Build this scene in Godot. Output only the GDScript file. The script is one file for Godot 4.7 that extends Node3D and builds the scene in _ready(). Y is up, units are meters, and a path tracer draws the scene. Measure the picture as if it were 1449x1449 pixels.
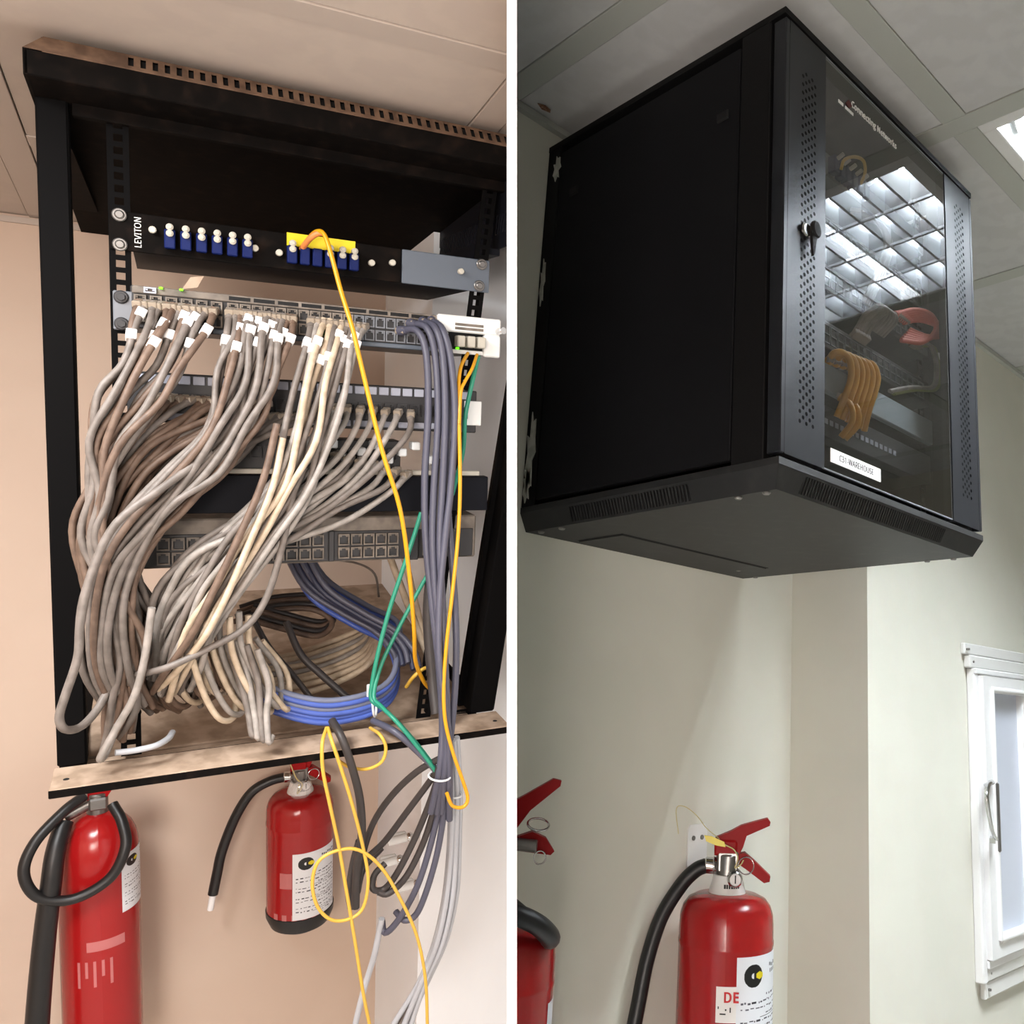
extends Node3D
# Two rooms side by side with an added partition between them: an old open wall rack full of patch cords (left),
# and its replacement, a closed wall cabinet with a glass door (right). Units are metres.

const ROOM_R := Transform3D.IDENTITY
var ROOM_L := Transform3D(Basis(Vector3(0.937942, 0.155096, 0.310176), Vector3(-0.238044, 0.938364, 0.250617), Vector3(-0.252189, -0.308900, 0.917051)), Vector3(-0.533386, -0.405204, -0.206766))
var eye := Transform3D(Basis(Vector3(0.656806, 0.032448, 0.753361), Vector3(-0.185109, 0.975441, 0.119371), Vector3(-0.730986, -0.217857, 0.646682)), Vector3(-0.878641, -0.286967, 1.187463))
var part_n := Vector3.ZERO   # normal of the partition, pointing into the right room
var part_d := 0.0
var rng := RandomNumberGenerator.new()
var M := {}

# ---------------------------------------------------------------- mesh builder
class Mb:
	var v := PackedVector3Array()
	var g := PackedInt32Array()
	var uv := PackedVector2Array()
	var grp := -1
	func tri(a: Vector3, b: Vector3, c: Vector3, ua := Vector2.ZERO, ub := Vector2.ZERO, uc := Vector2.ZERO) -> void:
		v.append_array([a, c, b])
		uv.append_array([ua, uc, ub])
		g.append(grp)
	func quad(a: Vector3, b: Vector3, c: Vector3, d: Vector3, u0 := Vector2(0, 1), u1 := Vector2(1, 1), u2 := Vector2(1, 0), u3 := Vector2(0, 0)) -> void:
		tri(a, b, c, u0, u1, u2)
		tri(a, c, d, u0, u2, u3)
	# parallelepiped from corner o with edges u, w, t
	func para(o: Vector3, u: Vector3, w: Vector3, t: Vector3) -> void:
		if u.cross(w).dot(t) < 0.0:
			var k := u
			u = w
			w = k
		var p := [o, o + u, o + u + w, o + w, o + t, o + u + t, o + u + w + t, o + w + t]
		quad(p[4], p[5], p[6], p[7])
		quad(p[1], p[0], p[3], p[2])
		quad(p[0], p[1], p[5], p[4])
		quad(p[2], p[3], p[7], p[6])
		quad(p[1], p[2], p[6], p[5])
		quad(p[3], p[0], p[4], p[7])
	# axis box between two corners with chamfered edges
	func box(a: Vector3, b: Vector3, bev := 0.0, xf := Transform3D.IDENTITY) -> void:
		var lo := a.min(b)
		var hi := a.max(b)
		bev = minf(bev, minf(hi.x - lo.x, minf(hi.y - lo.y, hi.z - lo.z)) * 0.45)
		if bev <= 0.0:
			para(xf * lo, xf.basis * Vector3(hi.x - lo.x, 0, 0), xf.basis * Vector3(0, hi.y - lo.y, 0), xf.basis * Vector3(0, 0, hi.z - lo.z))
			return
		var c := (lo + hi) / 2.0
		var h := (hi - lo) / 2.0
		var i := h - Vector3.ONE * bev
		for ax in 3:
			var bx := (ax + 1) % 3
			var cx := (ax + 2) % 3
			for s: float in [-1.0, 1.0]:
				var q := []
				for k in [[-1, -1], [1, -1], [1, 1], [-1, 1]]:
					var p := Vector3.ZERO
					p[ax] = s * h[ax]
					p[bx] = k[0] * i[bx]
					p[cx] = k[1] * i[cx]
					q.append(xf * (c + p))
				if s < 0:
					q.reverse()
				quad(q[0], q[1], q[2], q[3])
			for s: float in [-1.0, 1.0]:
				for t: float in [-1.0, 1.0]:
					var q := []
					for k in [[0, -1], [1, -1], [1, 1], [0, 1]]:
						var p := Vector3.ZERO
						p[ax] = k[1] * i[ax]
						p[bx] = s * (h[bx] if k[0] == 0 else i[bx])
						p[cx] = t * (i[cx] if k[0] == 0 else h[cx])
						q.append(xf * (c + p))
					if s * t > 0:
						q.reverse()
					face(q, xf * c)
		for s in 8:
			var sg := Vector3(1 if s & 1 else -1, 1 if s & 2 else -1, 1 if s & 4 else -1)
			face([xf * (c + sg * Vector3(h.x, i.y, i.z)), xf * (c + sg * Vector3(i.x, h.y, i.z)), xf * (c + sg * Vector3(i.x, i.y, h.z))], xf * c)
	# convex face turned away from a point inside
	func face(q: Array, inside: Vector3) -> void:
		var n: Vector3 = (q[1] - q[0]).cross(q[2] - q[0])
		if n.dot(q[0] - inside) < 0.0:
			q.reverse()
		for k in range(1, q.size() - 1):
			tri(q[0], q[k], q[k + 1])
	# flat outline swept along z
	func prism(poly: PackedVector2Array, z0: float, z1: float, xf := Transform3D.IDENTITY) -> void:
		if Geometry2D.is_polygon_clockwise(poly):
			poly = poly.duplicate()
			poly.reverse()
		var ix := Geometry2D.triangulate_polygon(poly)
		for k in range(0, ix.size(), 3):
			var a := poly[ix[k]]
			var b := poly[ix[k + 1]]
			var c := poly[ix[k + 2]]
			if (b - a).cross(c - a) < 0.0:
				var w := b
				b = c
				c = w
			tri(xf * Vector3(a.x, a.y, z1), xf * Vector3(b.x, b.y, z1), xf * Vector3(c.x, c.y, z1))
			tri(xf * Vector3(a.x, a.y, z0), xf * Vector3(c.x, c.y, z0), xf * Vector3(b.x, b.y, z0))
		for k in poly.size():
			var a := poly[k]
			var b := poly[(k + 1) % poly.size()]
			quad(xf * Vector3(a.x, a.y, z0), xf * Vector3(b.x, b.y, z0), xf * Vector3(b.x, b.y, z1), xf * Vector3(a.x, a.y, z1))
	# profile of (radius, height) turned about y; sharp corners stay sharp
	func lathe(prof: Array, n := 40, xf := Transform3D.IDENTITY) -> void:
		var smooth := 100
		for k in prof.size() - 1:
			if k > 0:
				var d0: Vector2 = prof[k] - prof[k - 1]
				var d1: Vector2 = prof[k + 1] - prof[k]
				if absf(d0.angle_to(d1)) > 0.6:
					smooth += 1
			grp = smooth
			for i in n:
				var a0 := TAU * i / n
				var a1 := TAU * (i + 1) / n
				var p := [Vector3(sin(a0) * prof[k].x, prof[k].y, cos(a0) * prof[k].x), Vector3(sin(a1) * prof[k].x, prof[k].y, cos(a1) * prof[k].x),
					Vector3(sin(a1) * prof[k + 1].x, prof[k + 1].y, cos(a1) * prof[k + 1].x), Vector3(sin(a0) * prof[k + 1].x, prof[k + 1].y, cos(a0) * prof[k + 1].x)]
				if prof[k].x > 1e-5:
					tri(xf * p[0], xf * p[1], xf * p[2])
				if prof[k + 1].x > 1e-5:
					tri(xf * p[0], xf * p[2], xf * p[3])
		grp = -1
	func cyl(a: Vector3, b: Vector3, r: float, n := 14, bev := 0.0) -> void:
		var y := (b - a).normalized()
		var x := y.cross(Vector3.UP if absf(y.y) < 0.9 else Vector3.RIGHT).normalized()
		var h := (b - a).length()
		var c := bev if bev > 0.0 else minf(r, h) * 0.12
		lathe([Vector2(0, 0), Vector2(r - c, 0), Vector2(r, c), Vector2(r, h - c), Vector2(r - c, h), Vector2(0, h)], n, Transform3D(Basis(x, y, x.cross(y)), a))
	# round cord through points (Catmull-Rom)
	func tube(pts: Array, r: float, n := 8, seg := 5, closed := false, r2 := -1.0) -> void:
		var path := Mb.curve(pts, seg, closed)
		var rings := []
		var side := Vector3.ZERO
		for k in path.size():
			var t: Vector3
			if closed:
				t = path[(k + 1) % path.size()] - path[(k - 1 + path.size()) % path.size()]
			else:
				t = path[mini(k + 1, path.size() - 1)] - path[maxi(k - 1, 0)]
			t = t.normalized()
			if side == Vector3.ZERO:
				side = t.cross(Vector3.UP if absf(t.y) < 0.9 else Vector3.RIGHT)
			side = (side - t * side.dot(t)).normalized()
			var up := t.cross(side)
			var rr := r if r2 < 0 else lerpf(r, r2, float(k) / (path.size() - 1))
			var ring := []
			for i in n:
				var a := TAU * i / n
				ring.append(path[k] + (side * cos(a) + up * sin(a)) * rr)
			rings.append(ring)
		grp = 7
		for k in (path.size() if closed else path.size() - 1):
			var p: Array = rings[k]
			var q: Array = rings[(k + 1) % path.size()]
			for i in n:
				var j := (i + 1) % n
				quad(p[i], p[j], q[j], q[i], Vector2(float(i) / n, k), Vector2(float(i + 1) / n, k), Vector2(float(i + 1) / n, k + 1), Vector2(float(i) / n, k + 1))
		grp = -1
		if not closed:
			for e in [0, path.size() - 1]:
				for i in range(1, n - 1):
					if e == 0:
						tri(rings[e][0], rings[e][i + 1], rings[e][i])
					else:
						tri(rings[e][0], rings[e][i], rings[e][i + 1])
	static func curve(pts: Array, seg := 5, closed := false) -> Array:
		var out := []
		var n := pts.size()
		for k in (n if closed else n - 1):
			var a: Vector3 = pts[(k - 1 + n) % n] if closed or k > 0 else pts[0] * 2.0 - pts[1]
			var b: Vector3 = pts[k]
			var c: Vector3 = pts[(k + 1) % n]
			var d: Vector3 = pts[(k + 2) % n] if closed or k < n - 2 else pts[n - 1] * 2.0 - pts[n - 2]
			for s in seg:
				out.append(b.cubic_interpolate(c, a, d, float(s) / seg))
		if not closed:
			out.append(pts[n - 1])
		return out
	# curved patch on an upright cylinder, angles from +z towards +x
	func patch(r: float, a0: float, a1: float, y0: float, y1: float, n := 16, t := 0.0006) -> void:
		grp = 3
		for i in n:
			var f0 := float(i) / n
			var f1 := float(i + 1) / n
			var p0 := Vector3(sin(lerpf(a0, a1, f0)), 0, cos(lerpf(a0, a1, f0))) * r
			var p1 := Vector3(sin(lerpf(a0, a1, f1)), 0, cos(lerpf(a0, a1, f1))) * r
			quad(p0 + Vector3.UP * y0, p1 + Vector3.UP * y0, p1 + Vector3.UP * y1, p0 + Vector3.UP * y1, Vector2(f0, 1), Vector2(f1, 1), Vector2(f1, 0), Vector2(f0, 0))
		grp = -1
		for y: float in [y0, y1]:
			for i in n:
				var p0 := Vector3(sin(lerpf(a0, a1, float(i) / n)), 0, cos(lerpf(a0, a1, float(i) / n)))
				var p1 := Vector3(sin(lerpf(a0, a1, float(i + 1) / n)), 0, cos(lerpf(a0, a1, float(i + 1) / n)))
				face([p0 * r + Vector3.UP * y, p1 * r + Vector3.UP * y, p1 * (r - t) + Vector3.UP * y, p0 * (r - t) + Vector3.UP * y], Vector3(0, (y0 + y1) / 2, 0))
	# slab o..o+u (long) by w (high), thickness t, with n slots slanted by lean along u
	func slotted(o: Vector3, u: Vector3, w: Vector3, t: Vector3, n: int, lo := 0.25, hi := 0.75, lean := 0.0, fill := 0.5, u0 := 0.0, u1 := 1.0) -> void:
		para(o, u, w * lo, t)
		para(o + w * hi, u, w * (1.0 - hi), t)
		var p := (u1 - u0) / n
		if u0 > 0.0:
			para(o + w * lo, u * u0, w * (hi - lo), t)
		if u1 < 1.0:
			para(o + w * lo + u * u1, u * (1.0 - u1), w * (hi - lo), t)
		for k in n:
			para(o + w * lo + u * (u0 + p * k), u * p * fill, w * (hi - lo) + u * p * lean, t)
	func torus(c: Vector3, ax: Vector3, rx: float, r: float, n := 20, m := 7) -> void:
		var x := ax.cross(Vector3.UP if absf(ax.y) < 0.9 else Vector3.RIGHT).normalized()
		var y := ax.normalized().cross(x)
		var pts := []
		for k in n:
			pts.append(c + (x * cos(TAU * k / n) + y * sin(TAU * k / n)) * rx)
		tube(pts, r, m, 1, true)
	func ball(c: Vector3, r: float, n := 12, sq := Vector3.ONE) -> void:
		var prof := []
		for k in 9:
			prof.append(Vector2(sin(PI * k / 8) * r, -cos(PI * k / 8) * r))
		lathe(prof, n, Transform3D(Basis.from_scale(sq), c))

# ---------------------------------------------------------------- scene helpers
func clip_side(room: Transform3D) -> float:
	return 1.0 if room == ROOM_R else -1.0

# commits one named mesh under a parent; geometry is given in the room's axes less the parent's base
func put(mb: Mb, called: String, m: Material, parent: Node3D, clip := true) -> MeshInstance3D:
	var o := MeshInstance3D.new()
	o.name = called
	var room: Transform3D = parent.get_meta("_room") if parent.has_meta("_room") else ROOM_R
	var w: Transform3D = parent.get_meta("_world") if parent.has_meta("_world") else Transform3D.IDENTITY
	var st := SurfaceTool.new()
	st.begin(Mesh.PRIMITIVE_TRIANGLES)
	var s := clip_side(room)
	for k in mb.g.size():
		var poly := [mb.v[k * 3], mb.v[k * 3 + 1], mb.v[k * 3 + 2]]
		var uvs := [mb.uv[k * 3], mb.uv[k * 3 + 1], mb.uv[k * 3 + 2]]
		if clip:
			var d := [0.0, 0.0, 0.0]
			var out := 0
			for i in 3:
				d[i] = s * (part_n.dot(w * poly[i]) - part_d)
				if d[i] < 0.0:
					out += 1
			if out == 3:
				continue
			if out > 0:
				var p2 := []
				var u2 := []
				for i in 3:
					var j := (i + 1) % 3
					if d[i] >= 0.0:
						p2.append(poly[i])
						u2.append(uvs[i])
					if (d[i] >= 0.0) != (d[j] >= 0.0):
						var f: float = d[i] / (d[i] - d[j])
						p2.append(poly[i].lerp(poly[j], f))
						u2.append(uvs[i].lerp(uvs[j], f))
				poly = p2
				uvs = u2
		for i in range(1, poly.size() - 1):
			for q in [0, i, i + 1]:
				st.set_smooth_group(mb.g[k] if mb.g[k] >= 0 else 0xFFFFFFFF)
				st.set_uv(uvs[q])
				st.add_vertex(poly[q])
	st.index()
	st.generate_normals()
	o.mesh = st.commit()
	o.material_override = m
	o.set_meta("_room", room)
	o.set_meta("_world", w)
	parent.add_child(o, true)
	return o

func numbered(called: String) -> String:
	if not has_node(NodePath(called)):
		return called
	var k := 1
	while has_node(NodePath("%s_%03d" % [called, k])):
		k += 1
	return "%s_%03d" % [called, k]

# an empty at a thing's base, its axes those of the room (turned by spin)
func thing(called: String, label: String, category: String, room: Transform3D, at := Vector3.ZERO, group := "", spin := Basis.IDENTITY) -> Node3D:
	var o := Node3D.new()
	o.name = numbered(called)
	add_child(o)
	o.transform = room * Transform3D(spin, at)
	o.set_meta("_room", room)
	o.set_meta("_world", o.transform)
	if label:
		o.set_meta("label", label)
		o.set_meta("category", category)
	if group:
		o.set_meta("group", group)
	return o

func struct(called: String, room: Transform3D) -> Node3D:
	var o := thing(called, "", "", room)
	o.set_meta("kind", "structure")
	return o

func tag(o: Node, label: String) -> void:
	o.set_meta("label", label)

func part(parent: Node3D, called: String, m: Material, fill: Callable) -> MeshInstance3D:
	var mb := Mb.new()
	fill.call(mb)
	return put(mb, called, m, parent)

func words(parent: Node3D, called: String, txt: String, high: float, m: Material, xf: Transform3D, deep := 0.0012, bold := false) -> MeshInstance3D:
	var t := TextMesh.new()
	t.text = txt
	var f := SystemFont.new()
	f.font_names = PackedStringArray(["Droid Sans"])
	if bold:
		f.font_weight = 700
	t.font = f
	t.font_size = 32
	t.pixel_size = high / 23.0
	t.depth = deep
	t.curve_step = 2.0
	var o := MeshInstance3D.new()
	o.name = called
	o.mesh = t
	o.material_override = m
	o.transform = xf
	parent.add_child(o, true)
	return o

func mat(key: String, c: Color, rough := 0.6, metal := 0.0, spec := 0.5) -> StandardMaterial3D:
	var m := StandardMaterial3D.new()
	m.resource_name = key
	m.albedo_color = c
	m.roughness = rough
	m.metallic = metal
	m.metallic_specular = spec
	M[key] = m
	return m

func noise(freq: float, lo: Color, hi: Color, seed_no: int, size := 256, octaves := 4, cut := Vector2(0.0, 1.0)) -> NoiseTexture2D:
	var n := FastNoiseLite.new()
	n.noise_type = FastNoiseLite.TYPE_SIMPLEX_SMOOTH
	n.seed = seed_no
	n.frequency = freq
	n.fractal_octaves = octaves
	var t := NoiseTexture2D.new()
	t.width = size
	t.height = size
	t.seamless = true
	t.noise = n
	var r := Gradient.new()
	r.offsets = PackedFloat32Array([cut.x, cut.y])
	r.colors = PackedColorArray([lo, hi])
	t.color_ramp = r
	return t

func mottled(key: String, a: Color, b: Color, rough: float, scale: float, freq := 0.02, seed_no := 1, cut := Vector2(0.3, 0.7), spec := 0.5) -> StandardMaterial3D:
	var m := mat(key, Color.WHITE, rough, 0.0, spec)
	m.albedo_texture = noise(freq, a, b, seed_no, 256, 4, cut)
	m.uv1_triplanar = true
	m.uv1_world_triplanar = true
	m.uv1_scale = Vector3.ONE * scale
	return m

func glow(key: String, c: Color, e: float) -> StandardMaterial3D:
	var m := mat(key, c, 0.5)
	m.emission_enabled = true
	m.emission = c
	m.emission_energy_multiplier = e
	return m

func nth(k: int) -> String:
	return ["first", "second", "third", "fourth", "fifth", "sixth", "seventh", "eighth", "ninth", "tenth", "eleventh", "twelfth", "thirteenth", "fourteenth", "fifteenth", "sixteenth", "seventeenth", "eighteenth", "nineteenth", "twentieth"][k]

# one cord: sheath, plug at its start, white paper name flag
func cord(called: String, label: String, group: String, pts: Array, r: float, m: Material, plug := true, flag := -1.0, room := ROOM_L, n := 8, seg := 5) -> Node3D:
	var at: Vector3 = pts[0]
	var o := thing(called, label, "cable", room, at, group)
	var q := []
	for p: Vector3 in pts:
		q.append(p - at)
	part(o, "sheath", m, func(b: Mb): b.tube(q, r, n, seg))
	var path := Mb.curve(q, seg)
	if plug:
		var dir: Vector3 = (path[2] - path[0]).normalized()
		var bs := Basis.looking_at(Vector3(dir.x, dir.y * 0.3, maxf(dir.z, 0.3)).normalized(), Vector3.UP)
		var xf := Transform3D(bs, Vector3.ZERO)
		part(o, "plug", M.plug, func(b: Mb): b.box(Vector3(-0.0055, -0.0045, -0.012), Vector3(0.0055, 0.0045, 0.006), 0.0012, xf))
		part(o, "boot", m, func(b: Mb): b.tube([path[0], path[1], path[2]], r * 1.55, 8, 2, false, r * 1.1))
	if flag >= 0.0:
		var k := clampi(int(flag * path.size()), 1, path.size() - 2)
		var d: Vector3 = (path[k + 1] - path[k - 1]).normalized()
		var fb := Basis.looking_at(d, Vector3.BACK)
		var fx := Transform3D(fb, path[k])
		part(o, "name_tag", M.paper, func(b: Mb): b.box(Vector3(-r * 1.28, -r * 1.28, -0.0068), Vector3(r * 1.28, r * 1.28, 0.0068), 0.001, fx))
	return o

# ---------------------------------------------------------------- the scene
func _ready() -> void:
	rng.seed = 4711
	var cam := Camera3D.new()
	cam.name = "camera"
	cam.projection = Camera3D.PROJECTION_FRUSTUM
	cam.near = 0.05
	cam.far = 60.0
	cam.size = 2.0 * 0.05 * 724.5 / 1270.0
	cam.frustum_offset = Vector2(724.5 - 1000.0, 730.0 - 724.5) * 0.05 / 1270.0
	cam.transform = eye
	add_child(cam)
	cam.current = true
	var env := Environment.new()
	env.background_mode = Environment.BG_COLOR
	env.background_color = Color(0.75, 0.78, 0.82)
	env.background_energy_multiplier = 0.35
	env.tonemap_mode = Environment.TONE_MAPPER_LINEAR
	env.tonemap_exposure = 1.0
	env.sdfgi_enabled = true
	env.ssao_enabled = true
	env.ssil_enabled = true
	var we := WorldEnvironment.new()
	we.name = "environment"
	we.environment = env
	add_child(we)
	# added partition between the rooms: a plane through the spot where the observer stands
	part_n = (eye.basis * Vector3(1, 0, -0.217126)).normalized()
	part_d = part_n.dot(eye.origin)
	materials()
	room_right()
	room_left()
	partition()
	troffer(ROOM_R, Vector3(0.487, 0.757, 0.6), 0.545, 0.56, "recessed ceiling light with four tubes and a white louvre grid, right room", 62.0)
	wall_cabinet()
	extinguisher_right()
	old_rack()
	left_things()
	left_cords()

func materials() -> void:
	mottled("wall_cream", Color(0.835, 0.828, 0.782), Color(0.847, 0.84, 0.794), 0.75, 1.3, 0.01, 3, Vector2(0.3, 0.7), 0.3)
	mottled("wall_pink", Color(0.765, 0.685, 0.622), Color(0.78, 0.70, 0.638), 0.7, 1.3, 0.01, 5, Vector2(0.3, 0.7), 0.3)
	mottled("wall_white_lit", Color(0.92, 0.935, 0.95), Color(0.93, 0.945, 0.96), 0.7, 1.3, 0.01, 6, Vector2(0.3, 0.7), 0.3)  # overexposed brightness of this wall is put into a whiter colour
	mottled("tile_r", Color(0.765, 0.765, 0.76), Color(0.785, 0.785, 0.78), 0.8, 5.0, 0.012, 7, Vector2(0.35, 0.65), 0.3)
	mottled("tile_l", Color(0.70, 0.65, 0.608), Color(0.715, 0.665, 0.622), 0.8, 5.0, 0.012, 8, Vector2(0.35, 0.65), 0.3)
	mat("bar_r", Color(0.70, 0.71, 0.68), 0.6)
	mat("bar_l", Color(0.68, 0.63, 0.59), 0.6)
	mottled("floor", Color(0.80, 0.79, 0.77), Color(0.84, 0.83, 0.81), 0.5, 2.0)  # unseen floor, kept pale to bounce light up to the ceiling
	mat("white_board", Color(0.97, 0.97, 0.97), 0.7)
	mat("black", Color(0.06, 0.057, 0.06), 0.6, 0.0, 0.3)
	mat("black_side", Color(0.055, 0.055, 0.065), 0.65, 0.0, 0.3)
	mottled("black_worn", Color(0.085, 0.085, 0.09), Color(0.15, 0.145, 0.14), 0.55, 4.0, 0.02, 11, Vector2(0.55, 0.95))
	mat("door_black_sheen", Color(0.11, 0.115, 0.135), 0.38, 0.25)  # bluish lift of the reflected ceiling is mixed into the base colour
	mat("void", Color(0.015, 0.015, 0.018), 0.8)
	mat("chrome", Color(0.8, 0.8, 0.8), 0.18, 1.0)
	mat("steel", Color(0.52, 0.51, 0.50), 0.35, 0.9)
	mat("cord_greyblue", Color(0.42, 0.44, 0.52), 0.5)
	mat("black_rack", Color(0.045, 0.042, 0.043), 0.65, 0.0, 0.12)
	mat("white_paint", Color(0.88, 0.88, 0.87), 0.35)
	mat("white_pvc", Color(0.9, 0.9, 0.9), 0.35)
	mat("window_pane", Color(0.78, 0.80, 0.85), 0.3)
	mat("red", Color(0.60, 0.085, 0.09), 0.22)
	mat("red_lever", Color(0.56, 0.06, 0.07), 0.45, 0.0, 0.25)
	mat("rubber", Color(0.075, 0.075, 0.08), 0.42)
	mat("paper", Color(0.9, 0.89, 0.88), 0.6)
	mat("ink", Color(0.05, 0.05, 0.06), 0.6)
	mat("ink_red", Color(0.75, 0.07, 0.1), 0.6)
	mat("yellow_plastic", Color(0.85, 0.76, 0.08), 0.4)
	mat("thread", Color(0.78, 0.72, 0.5), 0.6)
	mat("white_ink", Color(0.86, 0.86, 0.84), 0.6)
	mat("plug", Color(0.55, 0.5, 0.44), 0.3)
	mat("cord_yellow", Color(0.80, 0.57, 0.05), 0.4)
	mat("cord_pale_yellow", Color(0.80, 0.64, 0.25), 0.4)
	mat("cord_aqua", Color(0.13, 0.50, 0.40), 0.4)
	mat("cord_blue", Color(0.27, 0.36, 0.66), 0.45)
	mat("cord_navy", Color(0.17, 0.18, 0.26), 0.5)
	mat("cord_slate", Color(0.29, 0.29, 0.345), 0.45)
	mat("cord_black", Color(0.2, 0.18, 0.175), 0.5)
	mat("cord_pearl", Color(0.66, 0.67, 0.69), 0.4)
	mat("cord_orange", Color(0.86, 0.36, 0.22), 0.45)
	mottled("cord_grey", Color(0.37, 0.34, 0.315), Color(0.46, 0.425, 0.40), 0.55, 8.0, 0.02, 21)
	mottled("cord_dust", Color(0.33, 0.26, 0.215), Color(0.43, 0.35, 0.295), 0.6, 8.0, 0.02, 22)
	mottled("cord_light", Color(0.50, 0.475, 0.45), Color(0.60, 0.57, 0.545), 0.5, 8.0, 0.02, 23)
	mottled("cord_beige", Color(0.66, 0.59, 0.50), Color(0.76, 0.69, 0.60), 0.55, 8.0, 0.02, 24)
	mottled("dust", Color(0.54, 0.455, 0.38), Color(0.68, 0.59, 0.51), 0.85, 6.0, 0.015, 31)
	mottled("dust_cap", Color(0.30, 0.22, 0.165), Color(0.45, 0.35, 0.275), 0.85, 8.0, 0.015, 32)
	mottled("dusty_black", Color(0.06, 0.053, 0.05), Color(0.13, 0.10, 0.085), 0.7, 6.0, 0.02, 33, Vector2(0.45, 0.9), 0.1)
	mottled("dusty_grey", Color(0.36, 0.33, 0.30), Color(0.50, 0.46, 0.42), 0.7, 6.0, 0.02, 34)
	mottled("paint_fill", Color(0.66, 0.66, 0.62), Color(0.75, 0.75, 0.71), 0.8, 6.0, 0.03, 35)
	mat("device", Color(0.17, 0.165, 0.17), 0.5)
	mat("device_grey", Color(0.42, 0.43, 0.45), 0.45)
	mat("device_blue", Color(0.33, 0.36, 0.40), 0.45)
	mat("label_cell", Color(0.62, 0.63, 0.68), 0.5)
	mat("panel_navy", Color(0.07, 0.075, 0.10), 0.55, 0.0, 0.25)
	mat("blank_grey", Color(0.60, 0.64, 0.66), 0.5)
	mat("faded_print", Color(0.72, 0.42, 0.42), 0.5)
	mat("adapter", Color(0.045, 0.10, 0.30), 0.45, 0.0, 0.3)
	mat("ivory", Color(0.70, 0.68, 0.63), 0.4)
	glow("led_green", Color(0.45, 1.0, 0.1), 1.2)
	mat("clear_white", Color(0.85, 0.86, 0.86), 0.2)
	var gl := mat("glass", Color(0.012, 0.014, 0.012, 0.5), 0.0, 0.0, 0.7)
	gl.clearcoat_enabled = true
	gl.clearcoat = 1.0
	gl.clearcoat_roughness = 0.0
	gl.transparency = BaseMaterial3D.TRANSPARENCY_ALPHA
	var ga := mat("gauge_glass", Color(0.9, 0.9, 0.9, 0.25), 0.02)
	ga.transparency = BaseMaterial3D.TRANSPARENCY_ALPHA
	glow("tube", Color(0.95, 0.98, 1.0), 540.0)
	glow("unseen_panel_glow", Color(1.0, 0.99, 0.96), 6.0)
	mat("reflector", Color(0.93, 0.94, 0.95), 0.25, 0.6)
	mat("louvre", Color(0.92, 0.93, 0.94), 0.5)

func slab(room: Transform3D, called: String, m: Material, a: Vector3, b: Vector3) -> Node3D:
	var s := struct(called, room)
	part(s, "surface", m, func(k: Mb): k.box(a, b))
	return s

func partition() -> void:
	var s := struct("added_partition", ROOM_R)  # added board that divides the two rooms
	var t := part_n * 0.0041
	var up := eye.basis.y
	var fwd := -part_n.cross(up).normalized()
	if fwd.dot(-eye.basis.z) < 0.0:
		fwd = -fwd
	var mb := Mb.new()
	var o := eye.origin
	var front := 0.75 / fwd.dot(-eye.basis.z)
	mb.para(o + fwd * front - up * 2.2 - t, t * 2.0, up * 4.4, fwd * 2.6)
	mb.para(o - fwd * 0.3 - up * 2.2 - t, t * 2.0, up * 4.4, -fwd * 3.2)  # unseen stretch behind the observer, keeps light of the two rooms apart
	put(mb, "board", M.white_board, s, false)

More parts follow.
